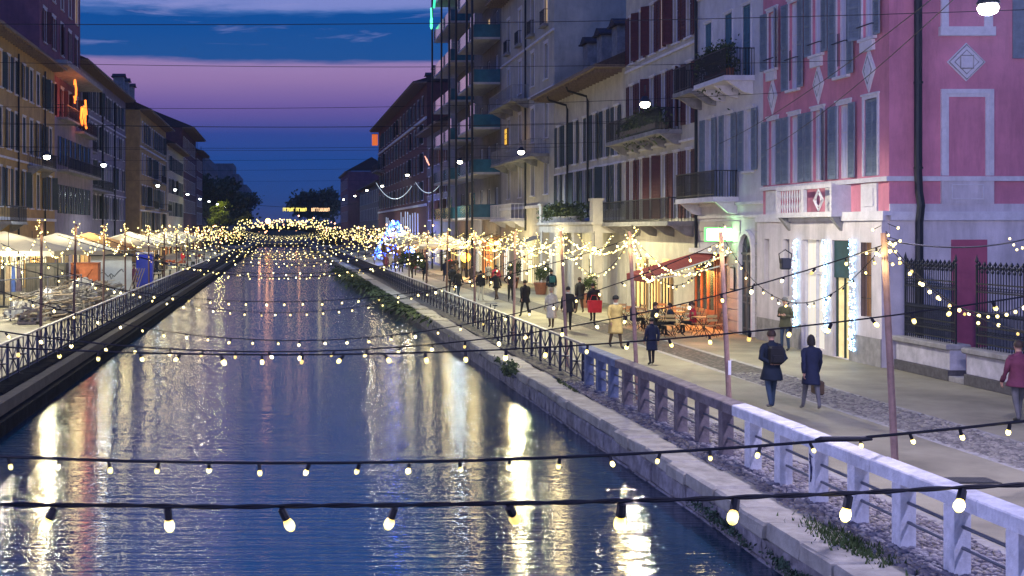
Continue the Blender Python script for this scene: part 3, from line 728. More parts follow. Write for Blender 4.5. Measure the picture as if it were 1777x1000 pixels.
# ---- iron fence on stone plinths, continuing the house line towards the camera
def fence(y0, y1, label):
    t = thing('iron_fence', label, 'fence', (XF, y0, 0)); Lh = y1-y0
    MB().box(0, .55, 0, Lh, .012, .30, ch=.01).obj('plinth_base', mat('dark_granite', (.09, .085, .09), .7, .4, 6, bump=.4), t)
    MB().box(.06, .5, .02, Lh-.02, .30, .84, ch=.01).obj('plinth', mat('pale_plinth', (.50, .48, .52), .8, .25, 3, bump=.4, dirt=.4), t)
    MB().box(-.06, .62, -.02, Lh+.02, .84, 1.0, ch=.03).obj('coping', M_stone, t)
    bars = MB(); n = int(Lh/.125)
    for i in range(n+1):
        y = .12+(Lh-.24)*i/n; big = i in (0, n)
        top = 3.1 if big else 2.95+.08*(i % 2)
        bars.tube([(.28, y, 1.0), (.28, y, top)], .032 if big else .014, 5)
        bars.lathe([(.03, 0), (.045, .05), (.012, .1), (.05, .16), (.002, .34 if big else .24)], (.28, y, top), 5)
        if i < n:
            yy = y+(Lh-.24)/n/2
            bars.tube([(.28, yy, 1.12), (.28, yy, 1.85)], .012, 4); bars.lathe([(.02, 0), (.035, .04), (.002, .14)], (.28, yy, 1.85), 4)
            bars.tube([(.28, yy+.05*cos(a), 1.42+.05*sin(a)) for a in (0, 1.57, 3.14, 4.71, 6.28)], .009, 3)
            bars.tube([(.28, yy+.05*cos(a), 2.55+.05*sin(a)) for a in (0, 1.57, 3.14, 4.71, 6.28)], .009, 3)
    bars.obj('bars', M_iron, t)
    for z in (1.1, 1.32, 1.55, 2.45, 2.66): MB().box(.255, .305, .1, Lh-.1, z, z+.035).obj('cross_rail', M_iron, t)
    return t
fence(34.1, 37.1, 'black spiked iron fence on a stone plinth touching the pink house corner')
fence(23.5, 33.3, 'black spiked iron fence on the longer plinth, nearer stretch past the gap')
gt = thing('gate_pillar_stone', 'dark low threshold step between the two fence plinths', 'step', (XF, 33.32, 0))
MB().box(0, .6, 0, .74, .012, .16, ch=.01).obj('step', M_stone, gt)

# ---- white house
b, U = facade('white_house', 'white house with grey blue shutters, planted balconies and an arched door', 1, XF+.02, 47.22, 54.7, 16.5, M_whitew,
    [(6.35, 2.35, .86, [48.7], dict(sw=.5, pane=M_blues)), (5.42, 3.3, .86, [50.9, 53.2], dict(sw=.5, pane=M_blues, sill=False)),
     (10.0, 2.75, .84, [48.9, 50.9, 53.3], dict(closed=True, msh=M_shteal, sill=False)), (.02, 3.2, 3.6, [52.9], dict(sill=False, casing=0, msh=None, pane=mat('wine_bar_glass', (.02, .05, .06), .15, .3)))],
    msh=M_shb, bands=((5.05, .12, .1), (13.9, .12, .12), (4.55, .1, .08)), casing=.08)
for z in [.6+.42*i for i in range(9)]:
    MB().box(0, U(49.0) if False else .0+U(51.1)-.0, -.012, -.002, z, z+.03) if False else None
# rusticated ground floor: separate courses with joints
M_rust = mat('rusticated_plaster', (.50, .47, .44), .85, .15, 1.5, bump=.25, dirt=.3)
for i in range(10):
    z = .05+i*.44
    segs = [(U(54.7)+.0, U(54.75)+.06)] 
    for a, c in ((U(51.0), U(49.55)), (U(47.95)+.0, U(47.22))):
        if c-a > .05: MB().box(a, c, -.05, -.002, z, z+.415, ch=.01).obj('stone_course', M_rust, b)
    if z > 3.3: MB().box(U(54.7), U(51.0)-.0, -.05, -.002, z, z+.415, ch=.01).obj('stone_course', M_rust, b)
# arched doorway
ad = MB(); cxu = U(48.72); rad = .62
pts = [(cxu-rad, 0.02), (cxu-rad, 3.2)]+[(cxu+rad*-cos(pi*i/12), 3.2+rad*1.15*sin(pi*i/12)) for i in range(1, 12)]+[(cxu+rad, 3.2), (cxu+rad, .02)]
out = [(cxu-rad-.16, 0.02), (cxu-rad-.16, 3.2)]+[(cxu-(rad+.16)*cos(pi*i/12), 3.2+(rad*1.15+.16)*sin(pi*i/12)) for i in range(1, 12)]+[(cxu+rad+.16, 3.2), (cxu+rad+.16, .02)]
for i in range(len(pts)-1):
    a, c, d, e = pts[i], pts[i+1], out[i+1], out[i]
    ad.hexa([(a[0], -.16, a[1]), (c[0], -.16, c[1]), (d[0], -.16, d[1]), (e[0], -.16, e[1]), (a[0], -.003, a[1]), (c[0], -.003, c[1]), (d[0], -.003, d[1]), (e[0], -.003, e[1])])
ad.obj('arch_surround', M_white, b)
dr = MB().poly([(x, -.02, z) for x, z in pts]).obj('arched_door', mat('dark_door_paint', (.03, .04, .05), .4, .2), b)
mb = MB()
for s in (-1, 1):
    for (z0, z1) in ((.25, 1.3), (1.5, 2.9)):
        c = cxu+s*.3
        mb.box(c-.22, c+.22, -.06, -.021, z0, z0+.06).box(c-.22, c+.22, -.06, -.021, z1-.06, z1).box(c-.22, c-.17, -.06, -.021, z0+.06, z1-.06).box(c+.17, c+.22, -.06, -.021, z0+.06, z1-.06)
mb.box(cxu-.03, cxu+.03, -.07, -.021, .02, 3.1).box(cxu-rad, cxu+rad, -.07, -.021, 3.12, 3.2)
for i in range(5): t = pi*(i+1)/6; mb.tube([(cxu, -.05, 3.2), (cxu-rad*cos(t)*.95, -.05, 3.2+rad*1.1*sin(t)*.95)], .015, 4)
mb.obj('door_panels', mat('door_moulding', (.10, .12, .14), .4, .2), dr)
balcony(b, U(54.6), U(49.8), 5.38, 1.0, 1.05, M_iron, M_white, .11, 2, 'fancy')
balcony(b, U(54.5), U(52.2), 9.9, 1.15, 1.05, M_iron, M_stone, .11, 2, 'bars')
balcony(b, U(51.7), U(48.1), 9.95, 1.15, 1.05, M_iron, M_white, .11, 3, 'fancy')
def leafy(par, name, c, r, n, seed, m=M_leaf, s=.09, hang=0, top=True):
    rr = random.Random(seed); mb = MB()
    cl = [Vector((rr.uniform(-1, 1)*r[0]*.8, rr.uniform(-1, 1)*r[1]*.8, rr.uniform(-.6, .8)*r[2])) for _ in range(max(4, n//60))]
    for i in range(n):
        q = rr.choice(cl)+Vector((rr.gauss(0, 1)*r[0]*.22, rr.gauss(0, 1)*r[1]*.22, rr.gauss(0, 1)*r[2]*.25))
        if hang and rr.random() < hang: q.z -= rr.random()*r[2]*2
        p = Vector(c)+q; a = Vector((rr.uniform(-1, 1), rr.uniform(-1, 1), rr.uniform(-1, 1))).normalized(); d = a.orthogonal().normalized(); e = a.cross(d); k = s*rr.uniform(.6, 1.3)
        mb.quad(p-d*k*.5, p+e*k*.35, p+d*k*.7, p-e*k*.35)
    return mb.obj(name, m, par)
pl = thing('balcony_plants', 'bushy dark potted plants crowding the upper balcony of the white house', 'plant', (XF-.6, 50.3, 10.0))
leafy(pl, 'foliage', (0, 0, .75), (.5, 1.5, .65), 1500, 3, hang=.12, s=.12)
mb = MB()
for i in range(5): mb.lathe([(.12, 0), (.17, .3), (.18, .32)], (0, -1.3+i*.62, 0), 8)
mb.obj('pot_row', mat('terracotta', (.25, .10, .06), .8, .2), pl)
downpipe(b, U(54.55), .2, 15.6)

# ---- house with the dark red shutters
ys3 = [55.9, 57.75, 59.6, 61.45, 63.3, 65.1]
b, U = facade('red_shutter_house', 'tall pale house with rows of dark red shutters and long balconies', 1, XF+.06, 54.72, 66.2, 17.2, M_cream,
    [(12.6, 2.4, .8, ys3, dict(sw=.44, pane=curt(.3))), (8.75, 2.7, .8, ys3, dict(sw=.44, pane=curt(.2), sill=False)), (4.6, 3.0, .8, ys3, dict(sw=.44, pane=lambda: M_curtain, sill=False))],
    msh=M_shr, lou=2, bands=((12.2, .12, .1), (8.0, .1, .1)), casing=.07)
balcony(b, U(66.1), U(57.0), 8.6, 1.1, 1.0, M_iron, M_stone, .14, 5)
balcony(b, U(66.6), U(55.2), 4.45, 1.2, 1.05, M_iron, M_stone, .14, 5)
pl = thing('balcony_plants', 'leafy creeper on the balcony lit green by the street lamp', 'plant', (XF-.75, 60.5, 8.7))
leafy(pl, 'foliage', (0, 0, .5), (.35, 3.2, .5), 1500, 8, s=.16, hang=.15)
MB().box(-.25, .25, -3, 3, 0, .25).obj('planter', M_wood, pl)

# ---- low house with wide eaves, chimneys and a terrace hedge
ys4 = [68.0, 70.4, 72.8, 75.2, 77.6, 80, 82.2]
b, U = facade('wide_eaved_house', 'three storey cream house with wide wooden eaves and curving rain pipes', 1, XF+.04, 66.22, 83.4, 12.6, M_cream,
    [(8.1, 2.6, .9, ys4, dict(sw=.48, pclosed=.3)), (5.2, 2.4, .9, ys4, dict(sw=.48, pclosed=.2))], msh=M_shg, lou=2, eave=1.5, roof=3.2, casing=.07, bands=((7.6, .1, .08), (4.6, .14, .12)))
for Y in (74.6, 78.2, 81.8): chimney(b, U(Y), 2.2, 14.5, 1.2, 1.5)
downpipe(b, U(74.0), 4.8, 11.6, eave=1.4); downpipe(b, U(79.3), 4.8, 11.6, eave=1.4)
t = thing('shop_terrace', 'pale stone portico with a hedge lined terrace on top', 'terrace', (XF-1.6, 75, 0))
MB().box(0, 1.55, -8.5, 5.5, 3.9, 4.35).box(-.1, 1.55, -8.6, 5.6, 4.35, 4.5).obj('slab', M_cream, t)
for yy in (-8.2, -3.6, .9, 5.1): MB().box(.05, .5, yy-.3, yy+.3, 0.012, 3.9).obj('pillar', M_cream, t)
for yy in (-8.2, 5.1): MB().box(-.02, .5, yy-.35, yy+.35, 4.5, 5.6).box(-.08, .56, yy-.4, yy+.4, 5.6, 5.72).obj('pier', M_cream, t)
hd = thing('terrace_hedge', 'clipped green hedge along the terrace of the wide eaved house', 'hedge', (XF-1.3, 75.3, 4.5))
leafy(hd, 'foliage', (0, 0, .55), (.28, 5.0, .5), 3200, 5, s=.17); MB().box(-.25, .25, -4.6, 4.6, 0, .35).obj('planter', M_stone, hd)

# ---- tall beige block
ys5 = [86.0, 90.6, 95.4, 100.2]
b, U = facade('beige_apartment_block', 'tall beige block with stone balconies and a bare side wall', 1, XF, 83.42, 103.6, 22.3, M_beige,
    [(z, h, 1.1, ys5, dict(msh=None, pclosed=0, pane=curt(.25))) for z, h in ((18.0, 2.6), (14.3, 2.4), (10.3, 2.4), (6.5, 2.3))], eave=1.2, roof=2.5, casing=.16, bands=((17.2, .16, .12), (13.5, .14, .1), (5.6, .2, .15)), detail=False)
for z in (18.0,):
    for Y in ys5: balcony(b, U(Y)-.7, U(Y)+.7, z, .35, .95, M_iron, M_stone, .14, 0)
balcony(b, U(102), U(92), 13.6, 1.3, 1.0, mat('stone_baluster', (.25, .24, .25), .8, .2), M_stone, .25, 4)
balcony(b, U(101), U(85), 9.2, 1.3, 1.0, mat('stone_baluster', (.25, .24, .25), .8, .2), M_stone, .25, 5)
balcony(b, U(102), U(93), 4.9, 1.2, 1.1, M_white, M_white, .3, 3)
downpipe(b, U(92.8), 4, 21)
# lamp-lit glazed door on the balcony
t = thing('lit_lantern_box', 'glowing yellow framed window light on the beige block balcony', 'lantern', (XF-1.45, 93.0, 10.3), -pi/2)
MB().box(-.45, .45, -.05, .05, 0, 1.15).obj('lit_panel', glow('amber_panel', (1, .62, .08), 2.2), t)
mb = MB().box(-.5, .5, -.08, .06, -.06, 0).box(-.5, .5, -.08, .06, 1.15, 1.21).box(-.5, -.45, -.08, .06, 0, 1.15).box(.45, .5, -.08, .06, 0, 1.15)
for q in (-.15, .15): mb.box(q-.02, q+.02, -.08, -.05, 0, 1.15)
for q in (.4, .8): mb.box(-.45, .45, -.08, -.05, q-.02, q+.02)
mb.obj('frame', mat('amber_frame', (.3, .15, .02), .5, 0), t)

# ---- modern block with glass balconies
b, U = facade('glass_balcony_tower', 'modern tower with stacked teal glass balconies and dark steel posts', 1, XF, 103.62, 135.8, 34, M_grey,
    [(z+.1, 2.3, 1.5, [106, 110, 114, 121, 126, 131], dict(pane=curt(.3), sill=False, casing=0)) for z in (5.2, 8.9, 12.6, 16.3, 20.0, 23.7, 27.4)], eave=0, roof=0, detail=False)
M_teal = mat('teal_balcony_glass', (.03, .14, .20), .15, .3, 1, spec=.8)
M_bslab = mat('balcony_slab', (.45, .45, .46), .8, .2)
for k, z in enumerate((5.1, 8.8, 12.5, 16.2, 19.9, 23.6, 27.3)):
    for (a, c) in ((104.2, 113.5), (118.5, 131.5)):
        u0, u1 = U(c), U(a)
        o = MB().box(u0, u1, -2.2, -.002, z-.18, z).obj('balcony', M_bslab, b)
        MB().box(u0, u1, -2.2, -2.17, z, z+1.05).box(u1-.03, u1, -2.17, -.0, z, z+1.05).box(u0, u0+.03, -2.17, 0, z, z+1.05).obj('glass_panel', M_teal, o)
        if (k+int(a)) % 2 == 0: MB().box(u1-2.4, u1-.04, -2.1, -2.05, z+1.05, z+2.0).obj('screen', M_teal, o)
for Y in (104.0, 107, 113.6, 118.3, 124, 131.7):
    MB().box(U(Y)-.09, U(Y)+.09, -2.42, -2.25, 0.012, 33).obj('steel_post', M_iron, b)
# green glowing ornament on an upper balcony
t = thing('green_neon_ornament', 'green glowing neon figure on a top balcony of the modern tower', 'neon sign', (XF-2.5, 131.0, 25.4))
MB().tube([(0, .5*sin(a*pi/6), .55*cos(a*pi/6)) for a in range(13)], .09, 6).tube([(0, -.1, .1), (0, .1, .9), (0, .3, 1.6)], .09, 6).obj('neon_tube', glow('green_neon', (.1, 1, .4), 2.5), t)
MB().tube([(0, -2.2, 1.2), (0, -2.9, 2.1), (0, -3.4, 2.9), (0, -3.0, 3.3)], .12, 6).obj('neon_tail', glow('green_neon2', (.05, .8, .45), 1.4), t)

# ---- lower and darker houses further along the right bank
b, U = facade('small_dark_house', 'low brown house squeezed between the glass tower and the red block', 1, XF, 135.82, 157, 15.6, M_grey, [(z, 2.2, 1.1, spread(137, 156, 6), dict(msh=M_shr, sw=.5)) for z in (11.6, 8.2, 5.2)], lou=0, eave=1.4, roof=3, detail=False)
b, U = facade('dark_red_block', 'dark red five storey block with a windowless side wall', 1, XF, 157.02, 236, 22.3, M_redbr, [(z, 2.3, 1.2, spread(159, 234, 15), dict(msh=M_shg, sw=.55, pane=curt(.1))) for z in (18.6, 15, 11.4, 7.8)], lou=0, eave=1.6, roof=2.2, detail=False, bands=((17.8, .3, .2), (7, .3, .2)))
for Y in (170, 178, 196): chimney(b, U(Y), 3, 24, 1.3, 1.6, M_redbr)
MB().tube([(U(160), 5, 22), (U(160), 5, 29)], .35, 8).obj('chimney_stack', M_redbr, b)
balcony(b, U(232), U(222), 14.5, 1.5, 1); 
b, U = facade('corner_gable_house', 'dim distant gabled house standing forward of the street line', 1, 15.6, 300, 340, 17.8, M_purple, [(z, 2.3, 1.3, spread(303, 338, 7), dict(msh=None)) for z in (14, 10, 6)], eave=.5, roof=0, detail=False)
D = 11; W_ = 40
MB().poly([(0, -.5, 17.9), (W_, -.5, 17.9), (W_, 5.5, 21.2), (0, 5.5, 21.2)]).poly([(0, D, 17.9), (W_, D, 17.9), (W_, 5.5, 21.2), (0, 5.5, 21.2)]).poly([(W_, -.5, 17.9), (W_, D, 17.9), (W_, 5.5, 21.2)]).obj('roof', M_roof, b)
b, U = facade('long_grey_house', 'long low grey house between the red block and the gabled house', 1, XF+.3, 236.1, 299, 13, M_grey, [(z, 2.2, 1.3, spread(238, 297, 12), dict(msh=None)) for z in (9.5, 6)], eave=.8, roof=2, detail=False)

# ================================================================= left bank
XG = -18.0
b, U = facade('yellow_house', 'ochre yellow house with dark shutters on the far left', -1, XG, 66, 100.2, 16.6, M_yel,
    [(z, h, 1.0, spread(67, 99.6, 13), dict(sw=.5, pclosed=.35, pane=curt(.2))) for z, h in ((13.2, 2.3), (9.4, 2.5), (5.6, 2.5))], msh=M_shg, lou=2, eave=.9, roof=2.4, casing=.09, bands=((8.7, .14, .1), (4.7, .2, .15)))
for Y in (86.0, 95.6): downpipe(b, U(Y), 2, 16)
for (a, c, z) in ((89.5, 95, 8.6), (79, 84, 4.6)): balcony(b, U(a), U(c), z, 1.1, 1.0, M_iron, M_stone, .16, 2)
# purple house: lower front and tall set back tower
b, U = facade('plum_tower_house', 'tall plum coloured house rising above its projecting stone ledge', -1, XG-1.2, 100.22, 120.4, 27, M_purple,
    [(z, h, 1.2, [102.5, 106.5, 110.5, 114.5, 118.2], dict(pane=curt(.15), msh=(M_shr if z < 20 else None), sw=.5)) for z, h in ((23.2, 2.6), (19.2, 2.6), (13.6, 2.6))], lou=0, eave=1.6, roof=0, casing=.25, detail=False)
t = b
mb = MB().box(.0, 20.1, -1.2, -.01, 0.012, 13.0); mb.obj('front_wall', mat('grey_violet_plaster', (.28, .24, .30), .85, .2, 1, dirt=.4), b)
MB().box(-.1, 20.1, -2.2, -.01, 17.1, 17.5).obj('ledge', M_stone, b)
for z in (9.3, 5.4):
    for Y in [102.5, 105, 107.5, 110, 112.5, 115, 117.5]:
        o = MB().box(U(Y)-.45, U(Y)+.45, -1.24, -1.205, z, z+2.3).obj('window', M_glassd, b)
        for s in (-1, 1): MB().box(U(Y)+s*.72-.25, U(Y)+s*.72+.25, -1.28, -1.205, z, z+2.3).obj('shutter', M_shg, o)
balcony(b, U(101.5), U(108), 13.1, 2.0, 1.0, M_iron, M_stone, .2, 0)
balcony(b, U(110), U(118), 12.6, 2.0, 1.0, M_iron, M_stone, .2, 0)
o = balcony(b, U(101), U(119), 8.9, 2.2, 1.0, M_iron, M_stone, .2, 0)
# orange neon on the balcony of the plum house
t = thing('orange_neon_sign', 'glowing orange neon figures on the balcony of the plum house', 'neon sign', (XG+.9, 105.0, 14.3), pi/2)
ng = glow('orange_neon', (1, .22, .03), 2.6)
MB().tube([(-.5, 0, .2), (-.8, 0, .7), (-.2, 0, .5), (.1, 0, .9), (.1, 0, 1.5), (-.5, 0, 2.1), (-.7, 0, 1.7)], .09, 6).obj('neon_tube', ng, t)
MB().tube([(3.0, 0, .2), (2.6, 0, -.8), (3.3, 0, -1.3), (4.1, 0, -.4), (4.0, 0, .3), (3.2, 0, .0)], .09, 6).obj('neon_tube', ng, t)
MB().tube([(4.4, 0, .4), (5.1, 0, .1), (4.9, 0, -.9), (5.6, 0, -1.4)], .09, 6).tube([(5.0, 0, 1.0), (5.3, 0, .4), (5.7, 0, -.2)], .09, 6).obj('neon_tube', ng, t)
lamp('neon_glow', 'POINT', (2.4, -.6, .3), 160, (1, .25, .08), .4, t)
# long grey house
b, U = facade('long_grey_apartment_house', 'long grey violet apartment house with four rows of tall windows', -1, -19.8, 120.42, 160, 20.2, mat('grey_violet_plaster2', (.25, .22, .25), .85, .2, 1, dirt=.4),
    [(z, 2.5, 1.1, spread(121.5, 159, 13), dict(sw=.5, pclosed=.3, pane=curt(.1))) for z in (16.4, 12.6, 8.8, 5.2)], msh=M_shg, lou=0, eave=1.2, roof=3, detail=False, casing=.12, bands=((15.6, .15, .1), (8, .15, .1)))
for Y in (124, 128.5, 133): chimney(b, U(Y), 3.0, 22.4, 1.2, 2.0)
for Y in (128, 139, 149): downpipe(b, U(Y), 2, 19, r=.11)
balcony(b, U(122), U(127), 11.8, 1.3, 1.0, M_iron, M_stone, .2, 0)
balcony(b, U(121), U(140), 8.2, 1.2, 1.0, M_iron, M_stone, .22, 0)
b, U = facade('yellow_gable_house', 'house with a yellow side wall projecting beyond the grey row', -1, XG, 160.02, 196, 19.2, M_yel,
    [(z, 2.5, 1.1, spread(161.5, 195, 11), dict(sw=.55, pclosed=.2)) for z in (15.3, 11.2, 7.2, 3.9)], msh=M_shg, lou=0, eave=1.3, roof=3.2, detail=False, casing=.14, bands=((14.5, .2, .15), (6.4, .2, .15)))
for (a, c, z) in ((176, 183, 10.6), (166, 172, 6.8), (186, 192, 6.8)): balcony(b, U(a), U(c), z, 1.3, 1.0, M_iron, M_stone, .25, 0)
for Y in (163, 168, 174): chimney(b, U(Y), 3.0, 21.6, 1.3, 2.0)
b, U = facade('low_plain_house', 'smaller pale house beyond the yellow gabled one', -1, XG+.2, 196.02, 228, 17.3, M_beige, [(z, 2.3, 1.1, spread(198, 226, 9), dict(msh=M_shg, sw=.5)) for z in (13.4, 9.8, 6.2)], lou=0, eave=1.2, roof=3, detail=False)
b, U = facade('tall_dark_house', 'tall dark brown house with overhanging roof down the left bank', -1, XG, 228.02, 264, 22.4, M_redbr, [(z, 2.3, 1.2, spread(230, 262, 9), dict(msh=None)) for z in (18.6, 14.8, 11, 7.2)], eave=2.0, roof=3.2, detail=False)
b, U = facade('end_dark_house', 'dark flat house closing the left row before the trees', -1, XG, 264.02, 286, 20.3, M_redbr, [(z, 2.3, 1.2, spread(266, 284, 6), dict(msh=None)) for z in (16.6, 12.8, 9, 5.2)], eave=1.6, roof=2.2, detail=False)
b, U = facade('distant_flat_block', 'hazy blue apartment block with antennas far down the left bank', -1, -19, 312, 372, 22.5, M_grey, [(z, 1.8, 1.6, spread(314, 370, 12), dict(msh=None, sill=False, casing=0)) for z in (19, 15.5, 12, 8.5)], eave=0, roof=0, detail=False, D=22)
for x in (6, 15, 31): MB().tube([(x, 3, 22.5), (x, 3, 26.5)], .08, 4).obj('antenna', M_iron, b)
b, U = facade('distant_stepped_block', 'stepped apartment block, last building visible on the left bank', -1, -13.5, 480, 560, 21, M_grey, [(z, 1.8, 1.8, spread(483, 557, 12), dict(msh=None, sill=False, casing=0)) for z in (17.5, 14, 10.5, 7)], eave=0, roof=0, detail=False, D=20)
MB().box(0, 55, 3, 19, 21, 25).box(0, 30, 5, 18, 25, 29).obj('upper_storey', M_grey, b)
# ------------------------------------------------------------------ street lamps hung on wires
M_lens = glow('lamp_lens', (1, .93, .72), 30)
M_lensb = glow('lamp_lens_cool', (.85, .97, .92), 26)
def lantern(x, y, z, power, col, label, lens=None, allround=False):
    t = thing('street_lamp', label, 'street lamp', (x, y, z), 0, 'street lamps hung on wires over the banks')
    mb = MB().lathe([(.06, .20), (.09, .17), (.14, .08), (.17, .03), (.17, .0)], n=12)
    mb.sm = True; mb.obj('housing', M_iron, t)
    MB().lathe([(.13, 0), (.16, -.06), (.12, -.14), (.04, -.17)], n=12).obj('lens', lens or M_lens, t, smooth=True)
    MB().tube([(0, 0, .3), (0, 0, .55)], .02, 5).obj('hanger', M_iron, t)
    lamp('lamp_light', 'POINT' if allround else 'SPOT', (0, 0, -.34 if allround else -.2), power, col, .12, t, spot=radians(170))
    return t
warmw = (1, .86, .60); coolw = (.80, .93, 1.0); vio = (.58, .55, 1.0)
RL = [(1, 7.7, 3300, vio), (20.3, 7.7, 1900, (.76, .69, 1)), (39.5, 8.05, 2500, (1, .92, .70)), (60, 7.8, 3700, (1, .92, .55)), (80, 8.4, 2100, coolw), (113.5, 9.0, 2600, (1, .95, .8)), (142, 9.0, 1800, coolw), (168, 9.3, 1300, coolw), (196, 9.3, 1200, coolw), (232, 9.6, 1000, coolw)]
RN = ['lamp over the near bank beside the viewer', 'bright white lamp hanging in front of the pink gable wall', 'yellowish white lamp glowing before the creeper balcony', 'warm lamp by the amber lit box on the beige block', 'small cool lamp in front of the glass balcony tower', 'lamp hanging before the dark red block', 'sixth lamp down the right bank, over the blue lights', 'seventh lamp down the right bank', 'eighth lamp down the right bank', 'last lamp down the right bank']
for (y, z, p, c), n in zip(RL, RN): lantern(11.3 if y < 70 else 11.2, y, z, p, c, n, allround=y < 30)
LL = [(-7, 7.6, 3500, vio), (12, 7.6, 4200, vio), (34, 7.6, 1000, (1, .95, .8)), (56, 7.35, 2600, (1, .9, .6)), (78, 8.1, 1500, coolw), (112, 8.0, 1500, coolw), (130, 8.2, 1200, coolw), (147, 8.2, 1000, coolw), (169, 8.2, 1000, coolw), (190, 8.3, 900, coolw), (214, 8.4, 900, coolw), (245, 8.5, 900, coolw)]
LN = ['lamp over the opposite bank behind the viewer', 'lamp over the opposite bank beside the viewer', 'lamp over the opposite bank before the pallets', 'bright lamp in front of the yellow house', 'lamp glowing in front of the plum tower house', 'first small lamp before the grey apartment house', 'second small lamp before the yellow gable', 'third small lamp down the far bank', 'fourth small lamp down the far bank', 'fifth small lamp down the far bank', 'sixth small lamp down the far bank', 'most distant small lamp of the far bank']
for (y, z, p, c), n in zip(LL, LN): lantern(-10.4 if y < 60 else -11, y, z, p, c, n, M_lensb if y > 70 else None, allround=y < 20)
def wire(label, a, b, drop, r=.012, n=20, name='span_wire'):
    return tag(MB().tube(sag(a, b, drop, n), r, 4, caps=False).obj(name, M_cable), label, 'wire', 'steel wires spanning the street')
for (y, zl, zr, d, l) in ((27, 8.7, 8.9, .9, 'highest thin wire crossing the whole sky'), (45.2, 8.7, 9.0, 1.2, 'thin wire crossing the pink part of the sky'), (60, 9.3, 9.3, 1.0, 'wire carrying the warm lamp by the beige block'), (71, 8.8, 9.0, .7, 'thin wire crossing the blue sky below the pink'), (93, 9.2, 9.5, .5, 'wire just below the others, against the dusk'), (39.5, 9.6, 9.4, .9, 'wire carrying the lamp before the creeper balcony'), (20.3, 9.9, 8.7, .6, 'wire carrying the lamp before the pink gable'), (113, 9.4, 9.8, .6, 'faint wire over the distant canal'), (142, 9.6, 9.8, .6, 'fainter wire over the distant canal, behind'), (56, 8.9, 8.9, .8, 'wire carrying the lamp of the yellow house'), (78, 9.2, 9.2, .7, 'wire carrying the lamp of the plum house')):
    wire(l, (-18.1, y, zl), (17.95, y+.3, zr), d*.35, .008 if y < 50 else .010)
wire('slanting cable rising past the pink facade', (17.9, 47, 7.0), (11.3, 20.3, 8.3), .25)
wire('second slanting cable rising past the pink facade', (17.9, 52, 7.6), (11.3, 19.9, 8.6), .3)

# ------------------------------------------------------------------ poles and festoon lights
M_pole = mat('pinkish_painted_pole', (.32, .20, .155), .6, .3, 6)
M_poled = mat('brown_pole', (.12, .07, .06), .6, .3, 6)
PR = [10.9, 17.5, 24.0, 30.3, 37.8, 46.6, 56, 65.8, 75, 85, 95, 106, 117, 129, 142, 155]
PL = [8.5, 17.0, 25.5, 34.2, 43, 49.7, 58, 66.3, 78, 88, 98.6, 110, 121, 133, 146, 160]
prd = random.Random(4)
def bulb_mesh(r, key, m, sock=True):
    if key not in _cache:
        mb = MB(); mb.lathe([(r*.5, 0), (r*.62, -r*.5), (r, -r*1.6), (r*.92, -r*2.4), (r*.5, -r*3.0), (r*.1, -r*3.15)], (0, 0, -.035), 8); mb.sm = True
        _cache[key] = mb.mesh('bulb', m)
        _cache[key+'s'] = MB().lathe([(r*.35, .005), (r*.75, 0), (r*.8, -.045), (r*.62, -.055)], n=8).mesh('socket', M_cable)
    return _cache[key], _cache[key+'s']
def along(pts, step, start):
    out = []; acc = start; pts = [Vector(p) for p in pts]
    for a, b in zip(pts, pts[1:]):
        d = (b-a).length
        while acc < d: out.append(a.lerp(b, acc/d)); acc += step
        acc -= d
    return out
def festoon(label, a, b, drop, step=.45, near=False, mode='parts', r=.024, start=.1, group='festoon lights strung across the canal', m=None, cable=.009, n=26, jig=.0):
    t = thing('festoon_light_string', label, 'string lights', a, 0, group)
    A = Vector(a); pts = [Vector(p)-A for p in sag(a, b, drop, n)]
    if near:   # two conductors twisted around each other
        mb = MB(); fine = [pts[0].lerp(pts[0], 0)]; fine = []
        for i in range(n):
            for j in range(12): fine.append(pts[i].lerp(pts[i+1], j/12))
        for ph in (0, pi): mb.tube([p+Vector((0, .0048*sin(k*.9+ph), .0048*cos(k*.9+ph)+.004*noise.noise(p*2.1))) for k, p in enumerate(fine)], .0062, 5, caps=False)
        mb.obj('cable', M_cable, t)
    else: MB().tube(pts, cable, 4, caps=False).obj('cable', M_cable, t)
    bm_, sm_ = bulb_mesh(r, 'bulb%.3f%s' % (r, m.name if m else ''), m or M_bulb)
    far = MB()
    for p in along(pts, step, start):
        if jig: p = p+Vector((prd.gauss(0, jig), prd.gauss(0, jig), prd.gauss(0, jig)))
        if mode == 'parts':
            rot = (prd.gauss(0, .3), prd.gauss(0, .34), 0)
            s = link(bm_, 'bulb', t, p-Vector((0, 0, .012)), rot=rot); s.scale = (prd.uniform(.88, 1.12),)*3
            link(sm_, 'socket', s)
            q = prd.random(); alt = (nearh if m else M_bulbh) if q < .3 else (M_bulbn if q > .93 else None)
            if alt: s.material_slots[0].link = 'OBJECT'; s.material_slots[0].material = alt
        else: q = prd.random(); far.ball(p-Vector((0, 0, .05)), r*(1.0+.6*prd.random()), 6, 4, 1 if q < .25 else 2 if q > .85 else 0)
    if far.v: stuff(far.obj('bulb_row', [m or M_bulb, M_bulbh, M_bulbn], t, smooth=True))
    return t
nearm = bulb_glass(); nearh = bulb_glass('near_bulb_glass_hot', 6.5)
festoon('nearest festoon string, black twisted cable with big glowing bulbs', (-7.6, 5.0, 3.48), (8.3, 5.0, 3.64), .55, .448, True, r=.0225, start=.0, m=nearm)
festoon('second festoon string, low over the water below the first pole', (-7.6, 11.2, 2.55), (8.5, 11.2, 2.66), .57, .443, False, r=.0195, start=.33, cable=.013, m=nearm)
cn = at(1450, 11.2); cp_ = [q for q in sag((-7.6, 11.2, 2.55), (8.5, 11.2, 2.66), .57, 200) if q[0] > cn[0]][0]
